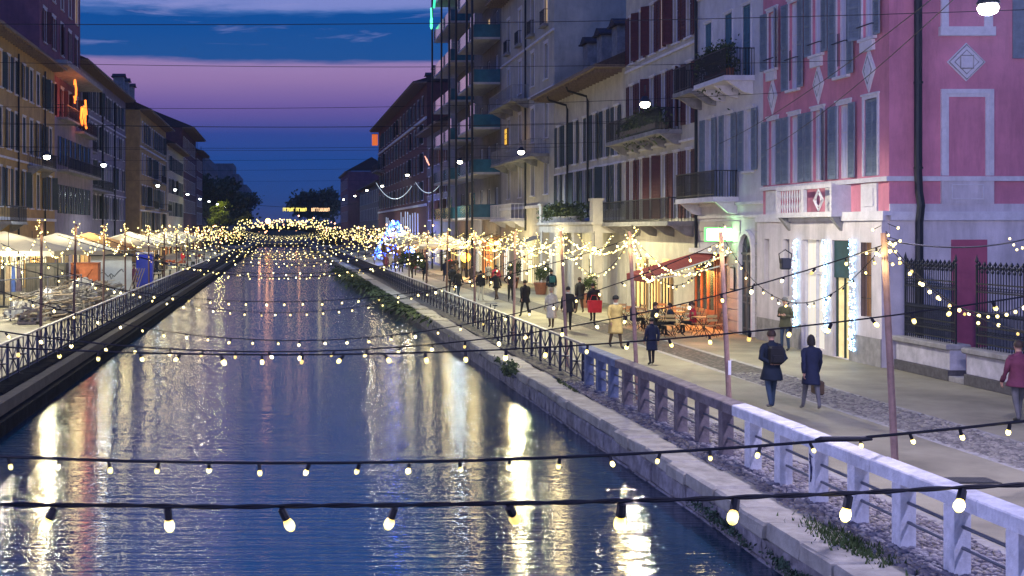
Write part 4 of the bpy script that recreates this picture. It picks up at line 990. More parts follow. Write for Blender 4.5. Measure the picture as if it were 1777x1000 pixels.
tag(MB().tube([(cp_[0]-.25, 11.2, cp_[2]-.01), (cp_[0]-.2, 11.2, cp_[2]), (cp_[0]+.18, 11.19, cp_[2]+.005), (cp_[0]+.25, 11.2, cp_[2]+.0)], [.012, .026, .024, .012], 7).obj('cable_connector', M_cable), 'black taped connector on the second festoon cable above the white railing', 'connector')
festoon('festoon string rising right past the first pole to the fence', (-7.6, 14.0, 3.25), (8.6, 14.0, 3.42), .62, .45, m=nearm, r=.022, start=.2)
festoon('festoon string from the first visible right hand pole top', (-8.0, 17.2, 3.7), (8.5, 17.5, 3.95), 1.40, .45, r=.021, start=.3)
festoon('festoon string tied to the second right hand pole', (-8.0, 25.5, 3.8), (8.5, 24.0, 3.95), 1.95, .45, r=.021)
festoon('festoon string above the water between second and third poles', (-8.0, 30, 3.7), (8.5, 30.3, 3.95), 1.45, .45, r=.022)
festoon('festoon string tied to the fourth right hand pole', (-8.0, 36, 3.7), (8.5, 37.8, 3.95), 2.15, .45, r=.022)
ordn = ['fifth', 'sixth', 'seventh', 'eighth', 'ninth', 'tenth', 'eleventh', 'twelfth', 'thirteenth', 'fourteenth', 'fifteenth', 'sixteenth', 'seventeenth']
for i, y in enumerate([46.6, 51, 57, 65.8, 70, 75, 80, 85, 90, 95, 100, 106, 111, 117, 123, 129, 135, 142, 148, 155, 164, 173, 183, 194, 206, 219, 233, 248, 264]):
    dr = 1.75+prd.uniform(-.35, .35) if y < 120 else 1.2+prd.uniform(-.5, .4)
    lab = 'festoon string across the canal near the %s pole pair' % (ordn[i//2]) if i < 24 else 'distant festoon string merging into the glow, %s before the bridge' % ['sixth', 'fifth', 'fourth', 'third', 'second', 'last'][min(i-24, 5)]
    if i % 2: lab = lab.replace('festoon string', 'sagging festoon string')
    festoon(lab, (-8.1, y-2+prd.uniform(-1, 2), 3.9), (8.5, y, 3.95), dr, .45 if y < 100 else .6, mode='far', r=(.020 if y < 60 else .022 if y < 110 else .027), start=prd.uniform(0, .4), cable=.012, jig=.03)
def pole(x, y, lean, label, m, h=4.1, light=0):
    t = thing('light_pole', label, 'pole', (x, y, .0), 0, 'slim poles carrying the festoon lights')
    MB().tube([(0, 0, 0), (lean*.5, 0, h*.5), (lean, 0, h)], .054, 8, r2=.042).obj('shaft', m, t)
    mb = MB(); cb = MB()
    for k in range(11 if y < 60 else 6):
        a = prd.uniform(0, 2*pi); rr_ = prd.uniform(.06, .22); p = (lean+rr_*cos(a), rr_*sin(a), h-prd.uniform(-.12, .5))
        mb.ball(p, .020 if y < 60 else .027, 6, 4)
        cb.tube([p, (lean+.05*cos(a), .05*sin(a), p[2]+.06)], .006, 3)
    stuff(mb.obj('bulb_cluster', M_bulb, t, smooth=True)); stuff(cb.obj('wire_loops', M_cable, t))
    if light: lamp('festoon_glow', 'POINT', (lean, 0, h-.35), light, (1, .78, .36), .22, t)
    return t
rn = ['out of frame pole', 'near pinkish pole rising behind the white railing', 'pinkish pole with a white sticker by the red awning', 'third slanting pole in front of the cafe tables', 'fourth pole before the group with the red coat', 'fifth pole by the man in black', 'sixth pole beside the lattice railing']
for i, y in enumerate(PR):
    if i > 12: pass
    lab = rn[i] if i < len(rn) else 'slim pole number %s down the right bank' % ordn[i-5]
    if i == 0: continue
    t = pole(8.5, y, -.2 if i < 5 else prd.uniform(-.15, .1), lab, M_pole if i < 7 else M_poled, 4.05, 80 if i < 13 else 0)
    if i == 2: MB().box(-.085, -.03, -.075, -.066, 1.35, 1.62).box(-.05, -.0, -.075, -.066, 1.62, 1.63).obj('sticker', M_white, t)
for i, y in enumerate(PL):
    if i < 3: continue
    lab = 'slim brown pole behind the opposite railing, %s along the pallets and tents' % ordn[i-3].replace('fifth', 'first').replace('sixth', 'second').replace('seventh', 'third').replace('eighth', 'fourth').replace('ninth', 'fifth')
    pole(-8.2, y, prd.uniform(-.12, .12), lab, M_poled, 4.3, 80 if i < 14 else 0)
g2 = 'festoon garlands swagged between the poles'
for i in range(len(PR)-1):
    a, b = PR[i], PR[i+1]
    festoon('garland hanging between the poles of the right bank, %s swag from the viewer' % (['first', 'second', 'third', 'fourth']+ordn)[i], (8.35, a, 3.95), (8.35, b, 3.95), 1.05 if i else 1.0, .36, mode='parts' if 0 < i < 3 else 'far', r=.017 if i < 4 else .019, group=g2, cable=.008, jig=.02)
for i in range(3, len(PL)-1):
    festoon('garland hanging between the poles of the opposite bank, %s swag from the left' % (['first', 'second', 'third', 'fourth']+ordn)[i-3], (-8.2, PL[i], 4.1), (-8.2, PL[i+1], 4.1), 1.0, .4, mode='far', r=.021, group=g2, cable=.008, jig=.03)
# garlands reaching from the poles to the house fronts
g3 = 'garlands reaching from the poles to the house fronts'
for i, (ya, yb, zb) in enumerate(((30.3, 51, 3.2), (37.8, 62, 4.3), (46.6, 70, 3.9), (56, 78, 3.9), (65.8, 90, 3.6), (75, 99, 3.6), (85, 110, 3.8), (95, 122, 3.8))):
    festoon('garland from the %s pole to the opposite shopfront' % (['third', 'fourth']+ordn)[i], (8.35, ya, 3.95), (17.5, yb, zb), .9, .42, mode='far', r=.020, group=g3, jig=.02)
for i, (xa, za) in enumerate(((12.5, 3.7), (14.4, 3.5), (15.6, 3.9))):
    for y0 in (60, 72, 84, 98):
        festoon('row of swagged lights above the walkers, lane %s at %s' % (['one', 'two', 'three'][i], {60: 'the creeper balcony', 72: 'the terrace hedge', 84: 'the beige block', 98: 'the glass tower'}[y0]), (xa, y0, za), (xa+1.0, y0+11, za), .9, .3, mode='far', r=.019, group=g3, jig=.03)
festoon('rope of bulbs edging the red awning', (14.8, 50.7, 2.25), (17.8, 50.7, 3.15), .12, .14, mode='far', r=.019, group=g3, jig=.015)
festoon('rope of bulbs along the front of the red awning', (14.85, 50.8, 2.2), (8.35, 30.3, 3.95), .5, .35, mode='far', r=.018, group=g3, jig=.02)
wire('pale taut cable running along the pole tops to the fence', (8.35, 17.5, 3.95), (12, 20.4, 3.95), .12)
t = thing('floodlight', 'small black floodlight hanging on the festoon cable before the shop', 'floodlight', (9.6, 24.2, 3.45))
MB().box(-.09, .09, -.05, .05, -.12, .1, ch=.02).box(-.07, .07, -.065, -.05, -.1, .07).obj('body', M_iron, t)
MB().tube([(-.1, 0, 0), (-.12, 0, .18), (.0, 0, .26), (.12, 0, .18), (.1, 0, 0)], .012, 4).obj('bracket', M_iron, t)
t = thing('festoon_light_bunch', 'bunch of yellow bulbs tangled in the air by the fence', 'string lights', (11.7, 19.8, 3.75))
mb = MB()
for k in range(22): mb.ball((prd.gauss(0, .14), prd.gauss(0, .14), prd.gauss(0, .13)), .02, 6, 4)
stuff(mb.obj('bulb_cluster', M_bulb, t)); MB().ball((0, 0, .02), .07, 8, 5).obj('junction_box', M_iron, t)
festoon('slack string of small bulbs sweeping past the iron fence', (8.35, 17.5, 3.9), (13.4, 21.5, 3.6), .95, .33, mode='far', r=.02, group=g3)

# ------------------------------------------------------------------ wine bar: awning, blade sign, tables
M_awn = mat('red_awning_cloth', (.36, .06, .05), .85, .15, 2)
t = thing('red_awning', 'sloping red awning over the cafe tables', 'awning', (XF, 50.8, 0))
mb = MB(); nrib = 16
for i in range(nrib):
    a, b_ = 4.0*i/nrib, 4.0*(i+1)/nrib; w = .012 if i % 2 else 0
    mb.hexa([(-.02, a, 3.06+w), (-3.0, a, 2.16+w), (-3.0, b_, 2.16+w), (-.02, b_, 3.06+w), (-.02, a, 3.085+w), (-3.0, a, 2.185+w), (-3.0, b_, 2.185+w), (-.02, b_, 3.085+w)])
mb.obj('cloth', M_awn, t)
mb = MB()
for i in range(20): a = 4.0*i/20; mb.hexa([(-3.01, a, 1.92+(.03 if i % 2 else 0)), (-3.0, a, 1.92), (-3.0, a+.2, 1.92), (-3.01, a+.2, 1.92), (-3.03, a, 2.19), (-3.0, a, 2.19), (-3.0, a+.2, 2.19), (-3.03, a+.2, 2.19)])
mb.obj('valance', mat('dark_red_valance', (.22, .03, .035), .85, .2), t)
mb = MB()
for y in (.02, 3.94): mb.tube([(-.05, y, 2.7), (-1.6, y, 2.3), (-2.95, y, 2.12)], .03, 5)
mb.tube([(-2.98, 0, 2.15), (-2.98, 4, 2.15)], .035, 6).hexa([(-.05, -.03, 3.05), (-3.0, -.03, 2.12), (-3.0, 0, 2.12), (-.05, 0, 3.05), (-.05, -.03, 3.11), (-3.0, -.03, 2.2), (-3.0, 0, 2.2), (-.05, 0, 3.11)])
mb.obj('frame', M_white, t)
MB().box(-.3, -.0, -.1, 4.1, 3.1, 3.3).obj('cassette', M_white, t)
t = thing('wine_bar_sign', 'overexposed white blade sign with a green edge above the red awning', 'shop sign', (XF, 50.4, 0))
MB().box(-1.05, -.06, -.06, .06, 3.66, 4.12).obj('sign_face', glow('sign_white', (.95, 1, .85), 3.5), t)
mb = MB().box(-1.1, -.0, -.08, .08, 4.12, 4.16).box(-1.1, 0, -.08, .08, 3.62, 3.66).box(-1.1, -1.05, -.08, .08, 3.66, 4.12)
mb.obj('sign_edge', glow('green_edge', (.1, 1, .15), 2.2), t)
mb = MB()
for i, w in enumerate((.08, .06, .07, .05, .08, .06, .07, .05, .06)): mb.box(-.98+i*.1, -.98+i*.1+w, -.068, -.061, 3.82+.02*(i % 2), 3.93)
mb.obj('sign_script', glow('pale_gold_script', (1, .85, .35), 1.6), t)
lamp('sign_glow', 'POINT', (-.5, -.3, 3.9), 30, (.5, 1, .5), .2, t)
M_ow = mat('varnished_wood', (.26, .11, .05), .5, .3, 3)
fr = thing('wine_bar', 'wooden wine bar front with door and dark windows under the red awning', 'shopfront', (XF, 54.6, 0), -pi/2)
mb = MB()
for u in (0, .75, 1.6, 2.45, 2.75, 3.5): mb.box(u, u+.12, -.16, -.06, .02, 3.0)
mb.box(0, 3.62, -.15, -.061, 2.85, 3.03).box(.12, 2.45, -.14, -.061, .02, .75).obj('frame', M_ow, fr)
for u in (.12, .87, 1.72): MB().box(u, u+.66, -.10, -.07, .75, 2.85).obj('pane', mat('wine_bar_glass', (.02, .05, .06), .15, .3), fr)
d = MB().box(2.87, 3.48, -.12, -.07, .02, 2.5).obj('door', M_ow, fr); MB().box(2.97, 3.38, -.13, -.121, .3, .9).box(2.97, 3.38, -.13, -.121, 1.1, 2.3).obj('door_panel', mat('dark_varnish', (.1, .04, .02), .4, .2), d)
ht = thing('patio_heater', 'orange glowing heater bar mounted under the red awning', 'heater', (XF-.5, 52.6, 2.45))
MB().box(-.08, .08, -.5, .5, 0, .12).obj('housing', M_iron, ht); MB().box(-.06, .06, -.45, .45, -.03, -.002).obj('glow_bar', glow('heater_bar', (1, .28, .05), 6), ht)
lamp('heater_light', 'AREA', (0, 0, -.08), 210, (1, .30, .07), .9, ht)
lamp('heater_light', 'POINT', (-1.2, -1.4, -.35), 50, (1, .45, .15), .2, ht)
# furniture
M_lw = mat('pale_wood_slats', (.45, .33, .16), .6, .25, 5)
def chair(x, y, rz, label, m=None):
    t = thing('cafe_chair', label, 'chair', (x, y, .012), rz, 'folding cafe chairs')
    for q in (-.15, -.05, .05, .15): link(_c('slat', lambda: MB().box(-.2, .2, -.04, .04, 0, .02)), 'slat', t, (0, q, .44))
    for z in (.62, .78): link(_c('bslat', lambda: MB().box(-.2, .2, -.012, .012, 0, .09)), 'back_slat', t, (0, .2, z))
    for s in (-1, 1): link(_c('fr', lambda: MB().tube([(0, -.2, 0), (0, .2, .9)], .012, 4).tube([(0, .2, 0), (0, -.18, .45)], .012, 4), M_iron), 'leg_frame', t, (s*.2, 0, 0))
    return t
def _c(k, fn, m=None):
    k = 'cc'+k
    if k not in _cache: _cache[k] = fn().mesh(k[2:], m or M_lw)
    return _cache[k]
def table(x, y, label):
    t = thing('cafe_table', label, 'table', (x, y, .012), 0, 'cafe tables outside the wine bar')
    MB().box(-.35, .35, -.35, .35, .72, .75).obj('tabletop', M_lw, t)
    mb = MB().tube([(-.3, -.3, 0), (.3, .3, .72)], .015, 4).tube([(.3, -.3, 0), (-.3, .3, .72)], .015, 4).tube([(-.3, .3, 0), (.3, -.3, .72)], .015, 4).tube([(.3, .3, 0), (-.3, -.3, .72)], .015, 4)
    mb.obj('leg_frame', M_iron, t); return t
tb = [(14.6, 48.6, 'with the couple'), (16.1, 48.4, 'nearest the white house wall'), (14.7, 51.2, 'under the awning edge'), (16.2, 51.3, 'beneath the heater'), (14.6, 54.0, 'at the back of the terrace'), (16.4, 54.2, 'at the back by the wall')]
for (x, y, w) in tb:
    table(x, y, 'small pale wooden cafe table '+w)
    for dx, dy, rz, s in ((0, -.62, pi, 'on its near side'), (0, .62, 0, 'on its far side'), (.62, .05, -pi/2, 'on its wall side')):
        chair(x+dx, y+dy, rz+prd.uniform(-.3, .3), 'folding chair at the table %s, %s' % (w, s))
mb = thing('menu_board', 'framed menu hanging on the wall by the arched door', 'menu board', (XF, 50.2, 1.7), -pi/2)
MB().box(-.22, .22, -.10, -.06, 0, .9).obj('frame', M_iron, mb); MB().box(-.18, .18, -.11, -.101, .05, .85).obj('sheet', M_white, mb)

# ------------------------------------------------------------------ lit shop fronts further along
shopm = [glow('shop_amber', (1, .62, .22), .9, True), glow('shop_cream', (1, .88, .55), 1.1, True), glow('shop_orange', (1, .38, .12), .9, True), glow('shop_dim', (.9, .6, .25), .35, True), glow('shop_white', (1, .95, .8), 1.3, True)]
def shops(side, xf, y0, y1, step, seed, who, upto=3.0, dense=.8, cols=shopm):
    r = random.Random(seed); y = y0; k = 0; off = (-.05 if side > 0 else .05)
    t = thing('lit_shopfront_row', who, 'shopfront', (xf+off, y0, 0))
    while y < y1-1:
        w = r.uniform(.8, 1.7)
        if r.random() < dense:
            s = -1 if side > 0 else 1
            x0, x1 = sorted((s*.0, s*.05))
            o = MB().box(x0, x1, y-y0, y-y0+w, .25, upto-r.uniform(0, .6)).obj('shop_window', r.choice(cols), t)
            x0, x1 = sorted((s*.051, s*.1)); mb = MB()
            for q in (0, w/2-.03, w-.06): mb.box(x0, x1, y-y0+q, y-y0+q+.06, .25, upto-.6)
            mb.box(x0, x1, y-y0, y-y0+w, 1.9, 1.97).obj('frame', M_iron, o)
        y += w+r.uniform(.5, step)
    return t
shops(1, XF-.02, 56, 66, 1.6, 1, 'dim shop doors under the long balcony of the red shutter house', dense=.5, cols=[shopm[3], shopm[0], shopm[3]])
shops(1, XF-.03, 67, 83, 2.2, 2, 'glowing doorways behind the portico of the wide eaved house', dense=.6, cols=[shopm[0], shopm[3], shopm[1]])
shops(1, XF-.03, 84, 103, 1.5, 3, 'lit shop windows along the foot of the beige block')
shops(1, XF-.03, 104, 135, 1.2, 4, 'bright orange and cream shop windows below the glass balcony tower', 3.4, .95)
shops(1, XF-.03, 136, 235, 1.2, 5, 'continuous glowing shops along the distant right bank', 3.4, .95)
shops(-1, XG+.03, 66, 99, 1.2, 6, 'bright shop windows at the foot of the yellow house', 3.0, .9, [shopm[1], shopm[4], shopm[0]])
shops(-1, XG+.03, 101, 119, 1.2, 7, 'lit shop windows at the foot of the plum tower house', 3.0, .9)
shops(-1, XG-1.7, 121, 159, 1.2, 8, 'lit shop windows at the foot of the grey apartment house', 3.2, .9)
shops(-1, XG+.25, 161, 285, 1.2, 9, 'glowing shops along the distant opposite bank', 3.4, .95)
for (x, y, p, c) in ((15.5, 63, 210, (1, .85, .5)), (15.2, 74, 340, (1, .88, .5)), (15.5, 92, 520, (1, .85, .45)), (15, 108, 380, (1, .75, .4)), (15, 124, 350, (1, .6, .3)), (14, 150, 240, (1, .85, .6)), (13, 185, 300, (1, .8, .5)),
                     (-13.4, 62, 520, (1, .88, .62)), (-15, 76, 500, (1, .86, .55)), (-15, 92, 420, (1, .88, .6)), (-15, 112, 380, (1, .85, .55)), (-15, 135, 350, (1, .85, .6)), (-14, 165, 260, (1, .8, .5)), (-13, 200, 300, (1, .8, .5))):
    t = thing('hanging_lantern', 'warm glass globe lantern over the walkers at %s' % ('the right bank, %s from the viewer' % ['first', 'second', 'third', 'fourth', 'fifth', 'sixth', 'seventh'][[63, 74, 92, 108, 124, 150, 185].index(y)] if x > 0 else 'the opposite bank, %s from the left' % ['first', 'second', 'third', 'fourth', 'fifth', 'sixth', 'seventh'][[62, 76, 92, 112, 135, 165, 200].index(y)]), 'lantern', (x, y, 3.1), 0, 'globe lanterns by the shops')
    MB().ball((0, 0, 0), .13, 10, 6).obj('globe', M_bulb, t, smooth=True); MB().tube([(0, 0, .13), (0, 0, .9)], .015, 4).lathe([(.07, .12), (.05, .17)], n=8).obj('stem', M_iron, t)
    lamp('lantern_light', 'POINT', (0, 0, -.25), p, c, .2, t)
# shop awnings and white canopies
M_canv = canvas('pale_canvas', (.66, .62, .50))
M_gcan = mat('grey_canvas', (.32, .30, .27), .85, .2, 2)
def awning(y, w, d, z, label, m, side=1):
    xf = XF if side > 0 else XG; s = -1 if side > 0 else 1
    t = thing('shop_awning', label, 'awning', (xf, y, 0), 0, 'shop awnings along the fronts')
    mb = MB().hexa([(0, 0, z+.9), (s*d, 0, z), (s*d, w, z), (0, w, z+.9), (0, 0, z+.93), (s*d, 0, z+.03), (s*d, w, z+.03), (0, w, z+.93)]); mb.obj('cloth', m, t)
    MB().box(min(s*d, s*d+s*.02), max(s*d, s*d+s*.02), 0, w, z-.22, z+.03).obj('valance', m, t)
    mb = MB().tube([(0, 0, z+.1), (s*d, 0, z)], .03, 4).tube([(0, w, z+.1), (s*d, w, z)], .03, 4); mb.obj('arm', M_white, t)
for y, w, l, m in ((87, 3.5, 'grey awning sloping from the beige block', M_gcan), (104.5, 5, 'pale awning at the near corner of the glass tower', M_canv), (112, 5, 'grey awning in the middle of the glass tower', M_gcan), (120, 6, 'pale awning at the far end of the glass tower', M_canv), (136, 8, 'striped looking pale awning of the small dark house', M_canv), (150, 8, 'pale awning beside the blue lights', M_canv)):
    awning(y, w, 2.6, 2.7, l, m)
def parasol(x, y, w, zt, label, m=M_canv, light=0):
    t = thing('market_umbrella', label, 'umbrella', (x, y, 0), 0, 'big square market umbrellas')
    z0 = zt-1.0; h = w/2; mb = MB()
    mb.poly([(-h, -h, z0), (h, -h, z0), (0, 0, zt)]).poly([(h, -h, z0), (h, h, z0), (0, 0, zt)]).poly([(h, h, z0), (-h, h, z0), (0, 0, zt)]).poly([(-h, h, z0), (-h, -h, z0), (0, 0, zt)])
    mb.obj('canopy', m, t)
    v = MB()
    for k in range(8):
        a = -h+w*k/8; v.box(a+.01, a+w/8-.01, -h-.015, -h, z0-.25, z0).box(a+.01, a+w/8-.01, h, h+.015, z0-.25, z0).box(h, h+.015, a+.01, a+w/8-.01, z0-.25, z0).box(-h-.015, -h, a+.01, a+w/8-.01, z0-.25, z0)
    v.obj('valance', m, t)
    MB().tube([(0, 0, 0), (0, 0, zt)], .05, 6).box(-.35, .35, -.35, .35, 0, .08).obj('mast', M_iron, t)
    r = MB()
    for s in (-1, 1):
        for q in (-1, 1): r.tube([(s*h*.97, q*h*.97, z0), (0, 0, zt-.06)], .02, 4)
    r.obj('rib_frame', M_white, t)
    if light: lamp('umbrella_light', 'POINT', (.6, -.6, z0-.2), light, (1, .86, .55), .15, t)
    return t
for k, (x, y, w, z) in enumerate(((-14.6, 66.5, 6.4, 4.0), (-13.2, 74.5, 6.2, 3.9), (-14.0, 92, 6, 3.9), (-12.6, 100, 5.4, 3.7), (-13.5, 112, 6, 3.9), (-12.4, 122, 5.4, 3.7), (-12.6, 136, 6, 3.9), (-12.4, 152, 6, 3.9))):
    parasol(x, y, w, z, ['huge cream umbrella at the left edge above the clothes rail', 'cream umbrella behind the pallets and orange box', 'pale orange umbrella beyond the white panel', 'small cream umbrella beyond the blue cabin', 'fifth cream umbrella down the opposite bank', 'sixth cream umbrella down the opposite bank', 'seventh cream umbrella down the opposite bank', 'last cream umbrella down the opposite bank'][k], M_canv if k != 2 else canvas('orange_canvas', (.6, .38, .18)), 140 if k < 6 else 80)
for k, (x, y, w, z) in enumerate(((14.5, 112, 4.5, 3.6), (14.2, 128, 5, 3.6), (13.8, 140, 5, 3.7))):
    parasol(x, y, w, z, ['pale umbrella before the glass tower shops', 'pale umbrella beyond the glass tower', 'pale umbrella close to the blue lights'][k], M_canv, 70)

# ------------------------------------------------------------------ things on the opposite bank
M_pal = mat('pallet_wood', (.33, .27, .19), .85, .35, 4, bump=.3)
M_palg = mat('grey_pallet_wood', (.24, .23, .21), .85, .35, 4, bump=.3)
sl = MB().box(-.6, .6, -.05, .05, 0, .022); slm = [sl.mesh('slat', M_pal), sl.mesh('slat', M_palg)]
bkm = [MB().box(-.05, .05, -.4, .4, 0, .09).mesh('block', q) for q in (M_pal, M_palg)]
npal = 0
def pallet(x, y, z, rz, tilt, label, k):
    t = thing('pallet', label, 'pallet', (x, y, z), rz, 'wooden pallets piled behind the opposite railing'); t.rotation_euler = (tilt[0], tilt[1], rz)
    for q in (-.35, -.12, .12, .35): link(slm[k], 'slat', t, (0, q, .112))
    for q in (-.55, 0, .55): link(bkm[k], 'block', t, (q, 0, .022))
    for q in (-.35, .35): link(slm[k], 'slat', t, (0, q, 0))
pr = random.Random(31)
wh = ['at the front of the heap', 'in the middle of the heap', 'at the rear of the heap', 'by the temporary fence', 'close to the orange box', 'leaning toward the white panel']
piles = [(-10.9, 55, 5), (-9.9, 57.3, 7), (-11.3, 58.8, 6), (-10.0, 60.6, 8), (-11.6, 63.2, 7), (-10.2, 64.5, 9), (-11.9, 67.3, 7), (-10.3, 69.0, 8), (-10.6, 74, 6)]
pos = ['nearest stack', 'second stack along the railing', 'stack by the temporary fence', 'tall stack beside the second pole', 'stack behind the tall one', 'highest stack in mid heap', 'stack in front of the orange box', 'stack under the white panel edge', 'last low stack']
lv = ['bottom', 'second', 'third', 'fourth', 'fifth', 'sixth', 'seventh', 'eighth', 'ninth']
for (x, y, n), w in zip(piles, pos):
    for k in range(n):
        til = (pr.gauss(0, .02), pr.gauss(0, .02)) if k < n-2 else (pr.gauss(0, .16), pr.gauss(0, .16))
        pallet(x+pr.gauss(0, .1), y+pr.gauss(0, .08), .002+k*.142+(.08 if k >= n-2 else 0), pr.gauss(0, .12)+(pi/2 if pr.random() < .3 else 0), til, 'wooden pallet %s, %s' % (('topmost' if k == n-1 else lv[k]+' from the ground'), 'in the '+w), pr.randrange(2))
# loose boards and crumpled sheets on the heap
hb = MB()
for i in range(260):
    x = pr.uniform(-12.4, -9.4); y = pr.uniform(54.5, 75); a = pr.uniform(-.6, .6)+(1.2 if pr.random() < .4 else 0); z = pr.uniform(.2, 1.25); l = pr.uniform(.4, 1.0)
    hb.tube([(x-cos(a)*l/2, y-sin(a)*l/2, z-pr.uniform(0, .35)), (x+cos(a)*l/2, y+sin(a)*l/2, z)], pr.uniform(.025, .05), 4, pr.randrange(3))
stuff(tag(hb.obj('board_heap', [M_palg, M_pal, mat('weathered_pale_wood', (.45, .42, .34), .7, .3, 4)]), 'loose broken boards strewn over the pallet stacks', 'boards'))
tp = MB(); nx = 22
for (cx_, cy_, sx, sy, h) in ((-11.3, 61.2, .6, .8, 1.15), (-10.5, 66.6, .7, .8, 1.5), (-11.9, 57, .5, .6, .8), (-10.2, 62.6, .5, .7, 1.3)):
    b0 = len(tp.v)
    for i in range(nx+1):
        for j in range(nx+1):
            u, v = i/nx*2-1, j/nx*2-1; p = Vector((cx_+u*sx, cy_+v*sy, 0)); z = h*(1-max(abs(u), abs(v))**3*.75)+.22*noise.noise(p*2.6)+.14*noise.noise(p*6)
            tp.v.append((p.x+.08*noise.noise(p*3), p.y, z))
    for i in range(nx):
        for j in range(nx): a = b0+i*(nx+1)+j; tp.f.append((a, a+1, a+nx+2, a+nx+1)); tp.m.append(0)
stuff(tag(tp.obj('plastic_sheeting', mat('crumpled_plastic', (.42, .43, .40), .3, .3, 3, spec=.8)), 'crumpled pale plastic sheets thrown over the pallet heap', 'sheeting'))
t = thing('orange_box', 'rusty orange metal box standing behind the pallets', 'box', (-12.4, 80, 0))
MB().box(-.85, .85, -.6, .6, .05, 1.95, ch=.03).obj('body', mat('rusty_orange_paint', (.45, .13, .05), .6, .3, 3, dirt=.5), t)
mb = MB().tube([(-.5, -.62, 1.6), (0, -.62, .9), (.5, -.62, 1.6)], .02, 4).box(-.88, .88, -.63, .63, 1.95, 2.0); mb.obj('lid', mat('rusty_orange_dark', (.3, .09, .04), .6, .3), t)
t = thing('dark_cabinet', 'dark low market cabinet left of the orange box', 'cabinet', (-14.3, 79, 0))
MB().box(-1.6, .9, -.6, .6, .05, 2.0, ch=.03).obj('body', mat('dark_cabinet_paint', (.03, .035, .04), .6, .3), t)
mb = MB()
for q in (-1.5, -.9, -.3, .3): mb.box(q, q+.5, -.63, -.601, .2, 1.8)
mb.obj('door_panel', mat('dark_cabinet_panel', (.06, .06, .065), .5, .3), t)
t = thing('hoarding', 'pale grey hoarding panel with blurred black marks beside the railing', 'panel', (-11.2, 83, 0))
MB().box(-1.35, 1.35, -.05, .05, .05, 2.35).obj('board', mat('pale_hoarding', (.50, .50, .46), .7, .12, 2), t)
MB().box(-1.42, 1.42, -.3, .3, 2.35, 2.48).obj('top_strip', M_iron, t)
mb = MB()
for pts in (((-.5, 1.3), (-.2, 1.0), (0, 1.2)), ((0, 1.2), (.2, 1.0), (.5, 1.35)), ((-.1, 1.15), (0, .85), (.15, 1.1)), ((-.6, 1.45), (-.5, 1.3), (-.75, 1.2)), ((.5, 1.35), (.7, 1.5), (.8, 1.3))):
    mb.tube([(a, -.06, b_) for a, b_ in pts], .035, 4)
mb.obj('painted_mark', mat('grey_paint_mark', (.14, .14, .13), .8, .2), t)
for k in range(4):
    tag(MB().hexa([(-9.9+k*.16, 81.3, 0), (-9.85+k*.16, 81.3, 0), (-9.85+k*.16, 81.5, 0), (-9.9+k*.16, 81.5, 0), (-9.5+k*.16, 82.7, 1.55), (-9.45+k*.16, 82.7, 1.55), (-9.45+k*.16, 82.9, 1.55), (-9.5+k*.16, 82.9, 1.55)]).obj('leaning_board', M_wood), 'dark board leaning against the pale hoarding, %s of four' % ['leftmost', 'second from left', 'third from left', 'rightmost'][k], 'board', 'dark boards leaning on the hoarding')
t = thing('blue_cabin', 'vivid blue portable cabin just beyond the pale hoarding', 'cabin', (-9.65, 89, 0))
MB().box(-.55, .55, -.55, .55, .05, 2.35, ch=.04).obj('body', mat('vivid_blue_plastic', (.03, .05, .55), .4, .15, 3, emit=None), t)
MB().box(-.6, .6, -.6, .6, 2.35, 2.5, ch=.05).obj('roof', M_white, t); MB().box(-.4, .4, -.58, -.551, .15, 2.1).obj('door', mat('blue_door', (.04, .06, .42), .4, .15), t)
t = thing('temporary_fence', 'grey temporary mesh fence left of the pallets', 'fence', (-13.2, 53.5, 0), radians(70))
mb = MB()
for q in range(4): mb.tube([(q*3.2, 0, 0), (q*3.2, 0, 1.9)], .03, 5)
mb.tube([(0, 0, 1.85), (9.6, 0, 1.85)], .025, 4).tube([(0, 0, .15), (9.6, 0, .15)], .025, 4).obj('frame', M_bar, t)
mb = MB()
for q in range(60): mb.tube([(q*.16, 0, .15), (q*.16, 0, 1.85)], .005, 3)
stuff(mb.obj('wire_mesh', M_bar, t))
t = thing('clothes_rack', 'market rail hung with dark, brown and blue garments under the umbrella', 'clothes rail', (-17, 67.5, 0))
MB().tube([(-1, 0, 0), (-1, 0, 2.2), (3.2, 0, 2.2), (3.2, 0, 0)], .03, 5).obj('rail', M_bar, t)
gc = [(.05, .05, .08), (.3, .2, .12), (.04, .04, .05), (.35, .28, .2), (.06, .12, .4), (.1, .08, .12), (.25, .16, .1), (.03, .03, .04)]
for k in range(14):
    c = gc[k % 8]; mb = MB(); w = pr.uniform(.1, .18); x = -.8+k*.29; zb = pr.uniform(.5, .9)
    mb.hexa([(x-w, -.16, zb), (x+w, -.16, zb), (x+w, .16, zb), (x-w, .16, zb), (x-w*.5, -.05, 2.15), (x+w*.5, -.05, 2.15), (x+w*.5, .05, 2.15), (x-w*.5, .05, 2.15)]).obj('garment', mat('garment%d' % (k % 8), c, .9, .3, 6), t)
